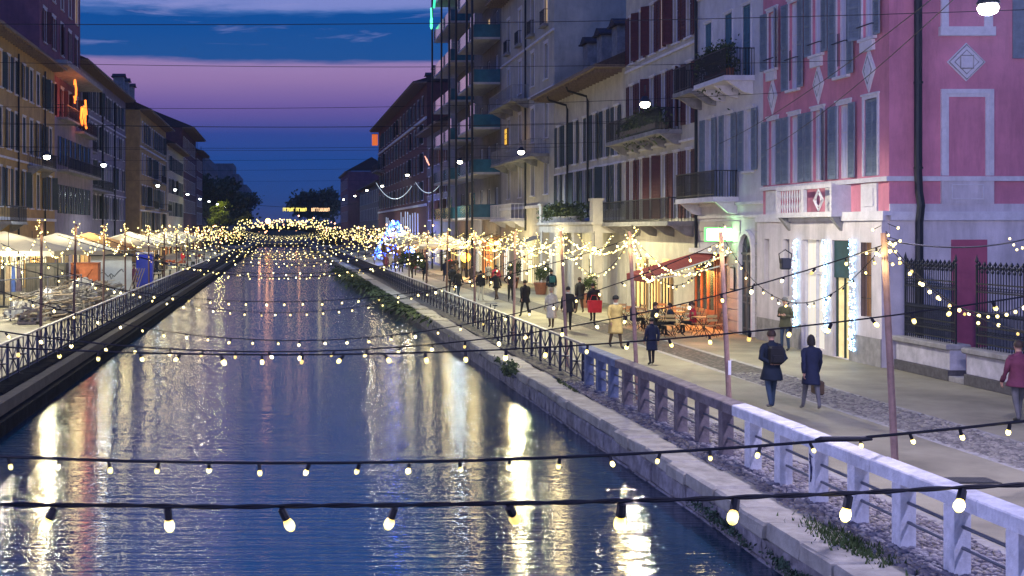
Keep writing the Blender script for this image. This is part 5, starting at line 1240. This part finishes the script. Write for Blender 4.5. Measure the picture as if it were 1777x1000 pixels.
# market tables with goods on the opposite bank further away
for k in range(7):
    y = 96+k*9; x = -10.4
    t = thing('market_stall', ['first', 'second', 'third', 'fourth', 'fifth', 'sixth', 'seventh'][k]+' low market table with goods beyond the blue cabin', 'market stall', (x, y, 0), 0, 'market tables beyond the blue cabin')
    MB().box(-1.2, 1.2, -.6, .6, .75, .8).obj('table_top', M_canv, t); mb = MB()
    for sx in (-1.1, 1.1):
        for sy in (-.5, .5): mb.tube([(sx, sy, 0), (sx, sy, .75)], .03, 4)
    mb.obj('leg_frame', M_iron, t); mb = MB()
    for q in range(16): a = pr.uniform(-1.1, .9); c = pr.uniform(-.5, .3); mb.box(a, a+.2, c, c+.2, .8, .8+pr.uniform(.08, .35))
    stuff(mb.obj('goods', mat('goods%d' % (k % 3), [(.35, .1, .06), (.3, .28, .2), (.08, .1, .2)][k % 3], .7, .4, 9), t))

# ------------------------------------------------------------------ blue light display and other far lights
t = thing('blue_light_display', 'dazzling blue and white light curtain beside the right railing', 'light display', (13.5, 152, 0))
mb = MB(); mw = MB(); rr = random.Random(5)
for k in range(260):
    a = rr.uniform(0, 6.28); h = rr.random(); q = (1-h)*2.6+.3
    (mb if rr.random() < .75 else mw).ball((q*cos(a), q*sin(a)*.8, .5+h*4.6), .09, 5, 4)
stuff(mb.obj('blue_bulbs', glow('blue_led', (.03, .08, 1), 14), t)); stuff(mw.obj('white_bulbs', glow('blue_white_led', (.6, .75, 1), 14), t))
MB().tube([(0, 0, 0), (0, 0, 5.2)], .08, 6, r2=.03).obj('mast', M_iron, t)
lamp('blue_light', 'POINT', (0, -1.5, 2.4), 1500, (.08, .16, 1), .5, t)
t = thing('facade_light_strands', 'long white light strands draped on a distant front by the blue display', 'fairy lights', (16.9, 158, 0))
mb = MB()
for k in range(16):
    y = k*3.2; z0 = 3.3; z1 = rr.uniform(4.5, 6.6)
    mb.tube([(0, y, z0), (0, y+.15, z1)], .07, 4)
mb.obj('strand_row', glow('strand', (.7, .8, 1), .35), t)
t = thing('light_garland_arc', 'curving cool white garland high in front of the red block', 'string lights', (13.5, 128, 9.0))
mb = MB()
for p, q in (((-3, 14, .3), (0.6, 10, -.2)), ((1, 10, .2), (3.6, 4, 1.0))): mb.tube(sag(p, q, 1.6, 14), .035, 4)
mb.obj('strand_row', glow('strand2', (.75, .9, .95), .8), t)
t = thing('neon_streak', 'pinkish neon streak on the small dark house', 'neon sign', (16.2, 140, 11.2)); MB().tube([(0, 0, 0), (.2, 4.5, 1.0)], .07, 5).tube([(-.2, 0, .3), (0, 4.0, 1.2)], .05, 5).obj('neon_tube', glow('pink_neon', (1, .45, .3), 1.8), t)
t = thing('balcony_lamp', 'small orange lamp on the top corner balcony of the red block', 'lamp', (17.0, 233, 19.5)); MB().box(-.5, .5, -.4, .4, 0, 2).obj('shade', glow('orange_shade', (1, .2, .04), .7), t); MB().box(-.55, .55, -.45, .45, 2, 2.1).obj('cap', M_iron, t)
t = thing('orange_bar_light', 'blazing orange light among the shops below the glass tower', 'lantern', (15.6, 108, 1.7)); MB().ball((0, 0, 0), .42, 10, 7).obj('globe', glow('orange_globe', (1, .42, .04), 9), t, smooth=True); MB().tube([(0, 0, -1.7), (0, 0, -.3)], .05, 6).obj('post', M_iron, t)
lamp('orange_light', 'POINT', (0, -.8, 0), 420, (1, .42, .08), .4, t)
t = thing('orange_star_light', 'orange star bright lamp on the bridge, centre of the glow', 'lantern', (-3.4, 300, 6.0)); MB().ball((0, 0, 0), .65, 10, 7).obj('globe', glow('orange_star', (1, .45, .1), 14), t, smooth=True); MB().tube([(0, 0, -5), (0, 0, -.5)], .1, 6).obj('post', M_iron, t)
t = thing('lit_banner', 'illuminated yellow lettering hung across the canal, too far to read', 'banner', (0, 205, 7.0))
gx = 0; lm = glow('banner_letters', (1, .82, .16), 2.2); lm2 = glow('banner_letters2', (1, .6, .3), 2.2)
for (a, b_, q) in ((.1, 1.8, lm), (2.2, 3.9, lm), (4.7, 7.6, lm2)):
    x = a
    while x < b_:
        w = pr.uniform(.16, .3); mb = MB(); mb.box(x, x+.07, -.04, .04, 0, .55); s = pr.randrange(3)
        mb.box(x+.07, x+w, -.04, .04, .48 if s else 0, .55 if s else .07)
        if s != 1: mb.box(x+w-.07, x+w, -.04, .04, .07, .48)
        mb.obj('letter', q, t); x += w+.07
MB().tube([(-8, 0, 1.2), (0, 0, .7), (8, 0, .7), (12, 0, 1.3)], .03, 4).obj('cable', M_cable, t)
# bridge that closes the view
t = thing('arched_footbridge', 'dark arched bridge closing the view of the canal', 'bridge', (0, 332, 0))
mb = MB(); nn = 16
for i in range(nn):
    a = -10+20*i/nn; c = a+20/nn; za = 3.6+1.3*(1-(a/10)**2); zc = 3.6+1.3*(1-(c/10)**2)
    mb.hexa([(a, -3, za-1.0), (c, -3, zc-1.0), (c, 3, zc-1.0), (a, 3, za-1.0), (a, -3, za), (c, -3, zc), (c, 3, zc), (a, 3, za)])
mb.box(-16, -9.9, -3, 3, 0, 3.8).box(9.9, 16, -3, 3, 0, 3.8); mb.obj('deck', M_dark, t)
mb = MB()
for i in range(41):
    a = -10+20*i/40; za = 3.6+1.3*(1-(a/10)**2); mb.box(a-.04, a+.04, -2.95, -2.85, za, za+1.1)
mb.tube([(-10+i, -2.9, 4.75+1.3*(1-((-10+i)/10)**2)) for i in range(21)], .07, 4).obj('parapet', M_iron, t)
farl = MB(); farr = MB(); rr = random.Random(17)
for k in range(420):
    s = rr.choice((-1, 1)); y = 130+rr.random()**1.3*190; x = s*rr.uniform(8.5, 17); z = rr.uniform(1.6, 4.6)
    (farl if rr.random() < .8 else farr).ball((x, y, z), .04+.0003*y, 5, 4)
for k in range(160):
    farl.ball((rr.uniform(-12, 12), 328+rr.uniform(-3, 0), rr.uniform(4.2, 6.6)), .16, 5, 4)
for k in range(60):
    y = 330+rr.random()*420; farr.ball((rr.uniform(-.035, .035)*y+rr.choice((-8, 6)), y, rr.uniform(3, 8)), .22, 5, 4)
tag(stuff(farl.obj('distant_lights', M_bulb)), 'countless tiny yellow lights massed along both distant banks', 'lights')
tag(stuff(farr.obj('distant_lights', glow('far_orange', (1, .45, .2), 12))), 'scattered tiny orange lights beyond the bridge and stalls', 'lights')

# ------------------------------------------------------------------ trees
def tree(x, y, h, r, label, m, n=2600, s=.5, seed=1, trunk=.35, z0=.35, sy=1, name='broadleaf_tree'):
    t = thing(name, label, 'tree', (x, y, 0)); rr = random.Random(seed)
    mb = MB(); mb.tube([(0, 0, 0), (.1*h*.1, 0, h*.3), (0, .1, h*.62)], h*.03, 7, r2=h*.012)
    tips = []
    for k in range(9):
        a = k*2.4; q = rr.uniform(.4, .8)*r; zt = h*(z0+rr.uniform(.2, .55)); mb.tube([(0, 0, h*(.28+.03*k)), (cos(a)*q*.5, sin(a)*q*.5*sy, (h*.3+zt)/2+.3), (cos(a)*q, sin(a)*q*sy, zt)], h*.012, 5, r2=h*.004); tips.append((cos(a)*q, sin(a)*q*sy, zt))
    mb.obj('trunk', mat('bark', (.06, .05, .04), .9, .3, 4), t)
    cl = [Vector(p) for p in tips]+[Vector((rr.uniform(-.75, .75)*r, rr.uniform(-.75, .75)*r*sy, h*rr.uniform(z0+.12, .9))) for _ in range(14)]
    mb = MB()
    for i in range(n):
        c = rr.choice(cl); q = Vector((rr.gauss(0, 1), rr.gauss(0, 1)*sy, rr.gauss(0, .7)))*r*.17; p = c+q
        a = Vector((rr.uniform(-1, 1), rr.uniform(-1, 1), rr.uniform(-1, 1))).normalized(); d = a.orthogonal().normalized(); e = a.cross(d); k = s*rr.uniform(.5, 1.3)
        mb.quad(p-d*k*.5, p+e*k*.35, p+d*k*.7, p-e*k*.35)
    mb.obj('crown', m, t); return t
tree(10.0, 420, 17, 9, 'round dark tree standing against the dusk beyond the bridge', M_leaf, 4200, 1.3, 3, sy=.6)
tree(-17.5, 296, 17, 7, 'dark tree in front of the hazy flat block', M_leaf, 3500, 1.0, 4)
tree(-15, 330, 14, 6, 'second dark tree beside the hazy flat block', M_leaf, 3000, 1.0, 5)
tree(-15, 400, 16, 8, 'dark tree between the two distant blocks', M_leaf, 3000, 1.2, 6)
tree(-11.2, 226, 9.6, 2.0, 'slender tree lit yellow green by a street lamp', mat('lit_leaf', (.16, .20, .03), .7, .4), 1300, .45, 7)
lamp('lamp_light', 'POINT', (-11.2, 222.5, 8.8), 330, (1, .95, .3), .3, None)
tree(9.4, 92, 2.6, 1.0, 'small leafy bush hanging by the lattice railing', M_leaf, 700, .18, 8, name='bush')
tl = MB(); rr = random.Random(77)
for k in range(5200):
    x = rr.uniform(-150, 150); h = 7+5*noise.noise(Vector((x*.03, 3, 0)))+3*noise.noise(Vector((x*.11, 1, 0)))
    z = rr.random()*h; p = Vector((x, 780+rr.uniform(-10, 10), z)); a = rr.uniform(1, 2.4)
    tl.quad(p+Vector((-a, 0, 0)), p+Vector((0, 1, a*.7)), p+Vector((a, 0, .2)), p+Vector((0, -1, -a*.7)))
struct(tl.obj('far_treeline', M_leaf))
# ------------------------------------------------------------------ people
M_skin = mat('skin', (.42, .24, .17), .6, .1, 8)
M_skin2 = mat('skin_tan', (.30, .17, .11), .6, .1, 8)
def V(*a): return Vector(a)
def person(loc, rz, label, top, legs, hair, coat=None, hem=.62, h=1.75, pose='walk', stride=.22, ph=1, shoe=(.03, .03, .03), arms='down', hairlen=0, hat=None, fat=1., skin=None, scarf=None, near=True, lean=0, bag=None):
    t = thing('person', label, 'person', loc, rz)
    k = h/1.75; s = stride if pose == 'walk' else .02
    J = {}
    if pose == 'sit':
        hipz = .47; J['pel'] = V(0, 0, hipz); ch = .52
        J['kn1'] = V(.12, .42, .50); J['kn2'] = V(-.12, .42, .50); J['an1'] = V(.13, .45, .09); J['an2'] = V(-.13, .40, .09)
    else:
        J['pel'] = V(0, 0, .93); ch = .98-.93+.0
        J['kn1'] = V(.10, s*.55*ph+.03, .50); J['kn2'] = V(-.10, -s*.45*ph+.03, .50)
        J['an1'] = V(.11, s*1.0*ph, .09+(.05 if ph < 0 and s > .1 else 0)); J['an2'] = V(-.11, -s*1.05*ph, .09+(.06 if ph > 0 and s > .1 else 0))
    P = J['pel']; lv = V(0, lean, 0)
    J['hp1'] = P+V(.09, 0, -.03); J['hp2'] = P+V(-.09, 0, -.03)
    J['waist'] = P+V(0, .0, .17)+lv*.3; J['chest'] = P+V(0, .0, .36)+lv*.7; J['nb'] = P+V(0, -.01, .53)+lv; J['nk'] = P+V(0, .01, .60)+lv*1.1
    J['h1'] = P+V(0, .025, .67)+lv*1.2; J['h2'] = P+V(0, .02, .75)+lv*1.2; J['h3'] = P+V(0, .012, .80)+lv*1.2
    J['to1'] = J['an1']+V(.02, .15, -.055); J['to2'] = J['an2']+V(-.02, .15, -.055)
    for i, sg in ((1, 1), (2, -1)):
        J['sh%d' % i] = P+V(.185*sg*fat, -.005, .475)+lv
        if arms == 'down': sw = -s*.8*ph*sg; J['el%d' % i] = J['sh%d' % i]+V(.05*sg, sw*.5-.03, -.28); J['wr%d' % i] = J['el%d' % i]+V(.0, sw*.6+.07, -.24); fd = V(0, .03, -1)
        elif arms == 'front': J['el%d' % i] = J['sh%d' % i]+V(.07*sg, -.02, -.27); J['wr%d' % i] = J['el%d' % i]+V(-.14*sg, .20, .05); fd = V(-.6*sg, .7, .1)
        elif arms == 'hips': J['el%d' % i] = J['sh%d' % i]+V(.17*sg, -.03, -.22); J['wr%d' % i] = J['el%d' % i]+V(-.16*sg, .06, -.17); fd = V(-.5*sg, .3, -.6)
        elif arms == 'back': J['el%d' % i] = J['sh%d' % i]+V(.09*sg, -.07, -.26); J['wr%d' % i] = J['el%d' % i]+V(-.17*sg, -.10, -.10); fd = V(-.8*sg, -.1, -.3)
        J['ha%d' % i] = J['wr%d' % i]+fd.normalized()*.07; J['fd%d' % i] = fd.normalized()
    R = dict(pel=(.155, .115), waist=(.135, .10), chest=(.165, .115), nb=(.085, .075), nk=(.052, .055), h1=(.072, .083), h2=(.08, .095), h3=(.062, .075), hp1=(.098,)*2, hp2=(.098,)*2, kn1=(.062,)*2, kn2=(.062,)*2, an1=(.043,)*2, an2=(.043,)*2, to1=(.04, .03), to2=(.04, .03),
             sh1=(.068,)*2, sh2=(.068,)*2, el1=(.048,)*2, el2=(.048,)*2, wr1=(.032,)*2, wr2=(.032,)*2, ha1=(.036, .024), ha2=(.036, .024))
    order = [q for q in R]; idx = {q: i for i, q in enumerate(order)}
    E = [('pel', 'waist'), ('waist', 'chest'), ('chest', 'nb'), ('nb', 'nk'), ('nk', 'h1'), ('h1', 'h2'), ('h2', 'h3')]
    for i in '12': E += [('pel', 'hp'+i), ('hp'+i, 'kn'+i), ('kn'+i, 'an'+i), ('an'+i, 'to'+i), ('chest', 'sh'+i), ('sh'+i, 'el'+i), ('el'+i, 'wr'+i), ('wr'+i, 'ha'+i)]
    me = bpy.data.meshes.new('bone'); me.from_pydata([tuple(J[q]) for q in order], [(idx[a], idx[b]) for a, b in E], [])
    tmp = bpy.data.objects.new('tmp_person', me); COL.objects.link(tmp)
    tmp.modifiers.new('s', 'SKIN'); sv = me.skin_vertices[0].data
    for q in order: r = R[q]; f = fat if q in ('pel', 'waist', 'chest') else 1; sv[idx[q]].radius = (r[0]*f, (r[1] if len(r) > 1 else r[0])*f); sv[idx[q]].use_root = (q == 'pel')
    tmp.modifiers['s'].use_smooth_shade = True
    ss = tmp.modifiers.new('u', 'SUBSURF'); ss.levels = 2 if near else 1
    dg = bpy.context.evaluated_depsgraph_get(); body = bpy.data.meshes.new_from_object(tmp.evaluated_get(dg))
    bpy.data.objects.remove(tmp); bpy.data.meshes.remove(me)
    vs = [tuple(v.co) for v in body.vertices]; fs = [tuple(p.vertices) for p in body.polygons]
    seg = {'skin': [('nk', 'h1'), ('h1', 'h2'), ('h2', 'h3'), ('wr1', 'ha1'), ('wr2', 'ha2')], 'shoe': [('an1', 'to1'), ('an2', 'to2')], 'leg': [('hp1', 'kn1'), ('kn1', 'an1'), ('hp2', 'kn2'), ('kn2', 'an2'), ('pel', 'hp1'), ('pel', 'hp2')],
           'top': [('pel', 'waist'), ('waist', 'chest'), ('chest', 'nb'), ('chest', 'sh1'), ('sh1', 'el1'), ('el1', 'wr1'), ('chest', 'sh2'), ('sh2', 'el2'), ('el2', 'wr2')]}
    lab = ['top', 'leg', 'skin', 'shoe']; mi = []
    def dseg(p, a, b):
        ab = b-a; tt = max(0, min(1, (p-a).dot(ab)/max(ab.length_squared, 1e-9))); return (p-a-ab*tt).length
    for f in fs:
        c = sum((Vector(vs[i]) for i in f), Vector())/len(f); best = None
        for li, l in enumerate(lab):
            for a, b in seg[l]:
                d = dseg(c, J[a], J[b])-min(R[a][0], R[b][0])*.8
                if best is None or d < best[0]: best = (d, li)
        mi.append(best[1])
    mb = MB(); mb.v = vs; mb.f = fs; mb.m = mi; mb.sm = True
    if near:  # fingers, nose, ears
        for i, sg in (('1', 1), ('2', -1)):
            a = J['wr'+i]; d = J['fd'+i]; side = V(0, 1, 0) if abs(d.y) < .5 else V(0, 0, 1); side = (side-d*side.dot(d)).normalized(); nrm = d.cross(side)*sg
            for q in range(4):
                b0 = a+d*.06+side*(-.024+.016*q); L = (.066, .075, .07, .055)[3-q]
                mb.tube([b0, b0+d*L*.55, b0+d*L*.85-nrm*.012, b0+d*L-nrm*.03], [.0095, .009, .008, .006], 5, 2)
            b0 = a+d*.02+side*.028; mb.tube([b0, b0+side*.022+d*.025, b0+side*.028+d*.055-nrm*.01], [.011, .010, .007], 5, 2)
        hh = J['h1']
        mb.tube([hh+V(0, .07, .05), hh+V(0, .105, .015), hh+V(0, .085, .005)], [.009, .014, .010], 5, 2)
        for sg in (-1, 1): mb.ball(hh+V(.078*sg, .0, .03), .02, 6, 4, 2)
    b = mb.obj('body', [top, legs, skin or M_skin, mat('shoe%g' % shoe[0], shoe, .6, .1)], t); b.scale = (k, k, k)
    hh = J['h1']
    if near:
        e = MB()
        for sg in (-1, 1): e.ball(hh+V(.03*sg, .088, .045), .0095, 6, 4)
        e.obj('eyes', M_iron, b); MB().box(hh.x-.022, hh.x+.022, hh.y+.086, hh.y+.094, hh.z-.025, hh.z-.018).obj('mouth', mat('lips', (.3, .1, .09), .5, 0), b)
    hm = MB(); n = 12; c = hh+V(0, -.012, .06)
    for i in range(7):
        th = pi*.62*i/6
        for j in range(n):
            a = 2*pi*j/n; front = max(0, sin(a)); tt = th*(1-.38*front*(i/6))
            rr_ = 1.03+.05*noise.noise(V(cos(a)*3, sin(a)*3, i))
            hm.v.append((c.x+.09*sin(tt)*cos(a)*rr_, c.y+.108*sin(tt)*sin(a)*rr_, c.z+.108*cos(tt)*rr_-(hairlen*(i/6)**2*(1-front) if hairlen else 0)))
    for i in range(6):
        for j in range(n): a = i*n+j; q = i*n+(j+1) % n; hm.f.append((a, a+n, q+n, q)); hm.m.append(0)
    hm.obj('hair', hair, b, smooth=True)
    if hat: MB().lathe([(.103, 0), (.108, .04), (.09, .10), (.03, .135)], c+V(0, .004, -.01), 12).obj('hat', hat, b, smooth=True)
    if scarf: MB().lathe([(.075, 0), (.095, .02), (.09, .06), (.065, .075)], J['nk']+V(0, 0, -.07), 12).obj('scarf', scarf, b, smooth=True)
    if coat:
        cm = MB(); n = 18; z1 = J['nk'].z-.04; z0 = max(hem, .0) if pose != 'sit' else .40
        rings = [(z1, .07, .07, 0), (z1-.03, .12, .09, 0), (z1-.07, .175, .115, 0), (z1-.12, .198, .128, 0), (z1-.20, .20, .14, .0), (P.z+.17, .17, .125, 0), (P.z, .19, .15, 0)]
        if pose != 'sit' and z0 < P.z-.05: rings += [(P.z-(P.z-z0)*.5, .20+s*.05, .16+s*.25, 0), (z0, .205+s*.1, .165+s*.45, 0), (z0-.002, .19+s*.1, .15+s*.45, 0)]
        else: rings += [(P.z-.05, .185, .15, 0)]
        fine = []
        for (z_, a_, b_, _), (z2, a2, b2, _) in zip(rings, rings[1:]):
            m_ = 1 if abs(z2-z_) < .05 else 3
            for q in range(m_): w_ = q/m_; fine.append((z_+(z2-z_)*w_, a_+(a2-a_)*w_, b_+(b2-b_)*w_, 0))
        rings = fine+[rings[-1]]; sd_ = loc[0]*3.1+loc[1]
        for (z, rx, ry, _) in rings:
            o = lv*max(0, (z-P.z)/.53)
            for j in range(n):
                a = 2*pi*j/n; w = 1+.10*noise.noise(V(cos(a)*2.2+sd_, sin(a)*2.2, z*7))+(.05*sin(a*4+z*5+sd_)*min(1, (P.z-z)*3) if z < P.z else 0)
                cm.v.append((o.x+rx*fat*cos(a)*w, o.y+ry*fat*sin(a)*w, z))
        for i in range(len(rings)-1):
            for j in range(n): a = i*n+j; q = i*n+(j+1) % n; cm.f.append((a, a+n, q+n, q)); cm.m.append(0)
        co = cm.obj('coat', coat, b, smooth=True)
        for i in '12':
            sx = .05 if i == '1' else -.05; A = J['sh'+i]; MB().tube([A+V(-sx*1.6, 0, .035), A+V(-sx*.5, 0, .012), A+V(sx*.15, 0, -.045), A*.5+J['el'+i]*.5, J['el'+i], J['el'+i]*.4+J['wr'+i]*.6, J['wr'+i]], [.035, .055, .066, .064, .056, .052, .046], 10).obj('sleeve', coat, co, smooth=True)
    if bag:
        bx, lb = bag; z = P.z+.22
        g = thing('backpack' if 'backpack' in lb else 'bag', lb, 'backpack' if 'backpack' in lb else 'bag', loc, rz); g.scale = (k, k, k)
        if 'backpack' in lb:
            m_ = MB(); m_.box(-.15, .15, -.30, -.145, z-.12, z+.27, ch=.05).obj('pouch', bx, g)
            MB().box(-.11, .11, -.335, -.30, z-.09, z+.08, ch=.015).obj('pocket', bx, g)
            q = MB()
            for sg in (-1, 1): q.tube([(.1*sg, -.15, z+.22), (.12*sg, -.02, z+.315), (.12*sg, .135, z+.22), (.14*sg, .13, z+.02), (.12*sg, -.14, z-.06)], .016, 5)
            q.obj('strap', bx, g)
        else:
            w = J['wr1']+J['fd1']*.08
            MB().box(w.x-.09, w.x+.09, w.y-.2, w.y+.2, w.z-.45, w.z-.12, ch=.03).obj('pouch', bx, g); MB().tube([(w.x, w.y-.13, w.z-.12), (w.x, w.y, w.z), (w.x, w.y+.13, w.z-.12)], .012, 5).obj('handle', bx, g)
    return t
def cl(n, c, r=.85): return mat('cloth_'+n, c, r, .25, 5, bump=.25, bscale=30)
navy = cl('navy', (.007, .015, .032)); blk = cl('black', (.012, .013, .017)); jean = cl('jeans', (.03, .055, .10)); maroon = cl('maroon', (.13, .03, .06)); olive = cl('olive', (.06, .06, .035)); beige = cl('beige', (.45, .34, .14)); pale = cl('pale', (.5, .48, .42)); red = cl('red', (.45, .03, .05)); dblue = cl('dblue', (.010, .016, .045)); brown = cl('brown', (.09, .06, .04)); grey = cl('grey', (.12, .12, .13)); teal = cl('teal', (.02, .10, .12))
hb_ = mat('hair_brown', (.035, .02, .014), .7, .3, 20); hk = mat('hair_black', (.012, .01, .01), .7, .3, 20); hl = mat('hair_light', (.35, .28, .20), .7, .3, 20)
def pp(px, py): Y = F*CH/(py-HZ); return ((px-VX)*Y/F, Y, .012)
person(pp(1339, 712), .05, 'man in a long navy coat walking away along the white railing with a small backpack', navy, jean, hb_, navy, .66, 1.80, 'walk', .20, 1, (.25, .24, .22), 'back', bag=(blk, 'small black backpack on the man in the long navy coat'))
person(pp(1408, 714), -.1, 'slim person in a dark blue coat walking just ahead of the pale shop door', dblue, grey, hk, dblue, .62, 1.70, 'walk', .24, -1, (.2, .19, .18), 'down', fat=.9, hairlen=.10, bag=(brown, 'brown shoulder bag held by the slim walker in dark blue'))
person((16.9, 42.6, .012), 2.2, 'person in an olive jacket and jeans waiting by the pale wall near the arched door', olive, jean, hb_, olive, .78, 1.78, 'stand', arms='front', hat=grey)
person(pp(1768, 737), .1, 'person in a maroon jacket cut off by the picture edge before the iron fence', maroon, grey, hb_, maroon, .80, 1.74, 'walk', .15, 1, fat=1.15)
person(pp(1131, 634), .2, 'short person in dark blue beside the third slanting pole', dblue, blk, hk, dblue, .55, 1.42, 'walk', .1, 1)
person(pp(1068, 606), pi+.2, 'person in a mustard beige coat and dark cap coming along the promenade', beige, brown, hk, beige, .52, 1.80, 'walk', .2, -1, hat=blk, scarf=pale, fat=1.1)
person(pp(1029, 560), .1, 'person in a black jacket over a bright red skirt walking away', blk, blk, hk, blk, .85, 1.72, 'walk', .12, 1)
t = thing('shopping_bag', 'big bright red bag carried at hip height by the woman in black', 'bag', tuple(Vector(pp(1029, 560))+V(0, -.28, 0)), .1)
MB().hexa([(-.27, -.09, .45), (.29, -.09, .45), (.29, .08, .45), (-.27, .08, .45), (-.31, -.1, .98), (.31, -.1, .98), (.31, .1, .98), (-.31, .1, .98)]).obj('pouch', red, t); MB().tube([(-.2, 0, .97), (-.1, .05, 1.2), (.1, .05, 1.2), (.2, 0, .97)], .015, 5).obj('handle', red, t)
person(pp(1006, 545), .2, 'person in a grey black coat walking beside the one with the red bag', blk, brown, hb_, blk, .7, 1.76, 'walk', .15, -1)
person(pp(986, 575), 0, 'person in black with a pale collar half hidden behind the fourth pole', blk, blk, hk, blk, .75, 1.78, 'walk', .12, 1, scarf=pale)
person(pp(957, 571), .1, 'person in a long pale coat walking toward the group', pale, brown, hl, pale, .45, 1.68, 'walk', .15, 1)
person(pp(957, 524), 0, 'person in a navy jacket with a backpack farther up the promenade', navy, pale, hk, navy, .82, 1.80, 'walk', .1, 1, bag=(teal, 'teal backpack on the person in the navy jacket'))
person(pp(911, 551), .3, 'person in dark clothes by the lattice railing near the fifth pole', blk, blk, hk, blk, .7, 1.72, 'walk', .2, -1, fat=1.1)
person(pp(886, 524), pi, 'lean man in black with hands on hips among the shop lights', blk, blk, hk, None, .7, 1.80, 'stand', arms='hips')
person(pp(862, 522), .4, 'blurred looking person in black leaning forward near the railing', blk, brown, hk, blk, .75, 1.66, 'walk', .3, 1, lean=.12)
person(pp(834, 522), -.3, 'person in a dark top and beige trousers close to the lattice railing', blk, pale, hk, blk, .88, 1.70, 'walk', .1, 1)
person((14.2, 48.55, .012), -pi/2, 'seated person in black at the cafe table, leaning to talk', blk, blk, hb_, blk, .7, 1.75, 'sit', arms='front', lean=.06)
person((15.0, 48.9, .012), pi/2, 'seated person with a dark ponytail facing the other at the cafe table', navy, blk, hk, navy, .7, 1.68, 'sit', arms='front', lean=.04)
person((14.2, 51.3, .012), -pi/2, 'seated person with light hair at the back of the cafe terrace', dblue, blk, hl, dblue, .7, 1.66, 'sit', arms='front')
person((16.0, 49.4, .012), pi/2, 'seated person in a red jacket near the heater glow', red, blk, hb_, red, .7, 1.68, 'sit', arms='front')
rp2 = random.Random(40)
tops = [('black', blk), ('navy', navy), ('brown', brown), ('grey', grey), ('olive', olive), ('maroon', maroon), ('dark blue', dblue), ('red', red), ('pale', pale)]
place = ['by the beige block shops', 'below the glass tower', 'near the orange light', 'beside the pale umbrella', 'in the blue glow', 'far down the right bank', 'in front of the small dark house', 'at the edge of the railing crowd']
for k in range(22):
    y = rp2.uniform(76, 150); x = rp2.uniform(9.6, 15.8); n, m = tops[k % 9]
    person((x, y, .012), rp2.choice((0, pi))+rp2.gauss(0, .4), '%s clad %s walker %s' % (['tall', 'short', 'stooping'][k//9], n, place[k % 8]), m, rp2.choice((blk, jean, brown)), rp2.choice((hk, hb_)), m, rp2.uniform(.5, .85), rp2.uniform(1.6, 1.82), 'walk', .2, rp2.choice((1, -1)), near=False)
for k in range(9):
    y = rp2.uniform(78, 140); x = -rp2.uniform(9.2, 13); n, m = tops[(k+3) % 9]
    person((x, y, .012), rp2.choice((0, pi))+rp2.gauss(0, .5), '%s clad stroller among the umbrellas of the opposite bank' % n, m, rp2.choice((blk, jean, brown)), rp2.choice((hk, hb_)), m, rp2.uniform(.5, .85), rp2.uniform(1.6, 1.82), 'walk', .2, rp2.choice((1, -1)), near=False)
# parked bicycle by the railing and a scooter shape are left to the blur of the walkers: one bicycle stands near the lattice
def bicycle(x, y, rz, label):
    t = thing('bicycle', label, 'bicycle', (x, y, .012), rz)
    for yy in (-.52, .52):
        w = MB().tube([(0, yy+.33*cos(a*pi/9), .34+.33*sin(a*pi/9)) for a in range(19)], .017, 5).obj('wheel', M_iron, t)
        sp = MB()
        for q in range(8): a = q*pi/8; sp.tube([(0, yy-.32*cos(a), .34-.32*sin(a)), (0, yy+.32*cos(a), .34+.32*sin(a))], .003, 3)
        sp.obj('spokes', M_bar, w)
    MB().tube([(0, -.52, .34), (0, -.1, .34), (0, .36, .72), (0, -.2, .78), (0, -.1, .34)], .018, 5).tube([(0, .52, .34), (0, .36, .95)], .018, 5).tube([(0, -.52, .34), (0, -.2, .78), (0, -.24, .92)], .016, 5).obj('frame', M_iron, t)
    MB().tube([(-.26, .26, .98), (0, .38, .97), (.26, .26, .98)], .014, 5).obj('handlebar', M_bar, t); MB().box(-.07, .07, -.37, -.1, .92, .97, ch=.02).obj('saddle', M_iron, t)
bicycle(8.75, 52.6, .15, 'dark bicycle leaning at the lattice railing near the fifth pole')
# small brown tubs with clipped bushes before the shops
for k, (x, y) in enumerate(((15.9, 66.2), (16.2, 79.5), (16, 88))):
    t = thing('potted_bush', 'round green bush in a terracotta tub, %s' % ['by the red shutter house', 'by the portico pillar', 'before the beige block'][k], 'plant', (x, y, .012))
    MB().lathe([(.3, 0), (.42, .65), (.46, .66), (.46, .74), (.4, .75)], n=12).obj('tub', mat('terracotta', (.25, .10, .06), .8, .2), t)
    leafy(t, 'foliage', (0, 0, 1.25), (.5, .5, .5), 500, 60+k, s=.13)

# ------------------------------------------------------------------ evening air
def haze():
    m = bpy.data.materials.new('haze'); m.use_nodes = True; nt = m.node_tree; nt.nodes.clear()
    o = nt.nodes.new('ShaderNodeOutputMaterial'); v = nt.nodes.new('ShaderNodeVolumePrincipled')
    v.inputs['Color'].default_value = (.72, .84, .9, 1); v.inputs['Density'].default_value = HAZE; v.inputs['Anisotropy'].default_value = .3
    nt.links.new(v.outputs[0], o.inputs['Volume'])
    stuff(MB().box(-520, 520, -25, 1450, -4.2, 45).obj('haze', m))
if HAZE: haze()
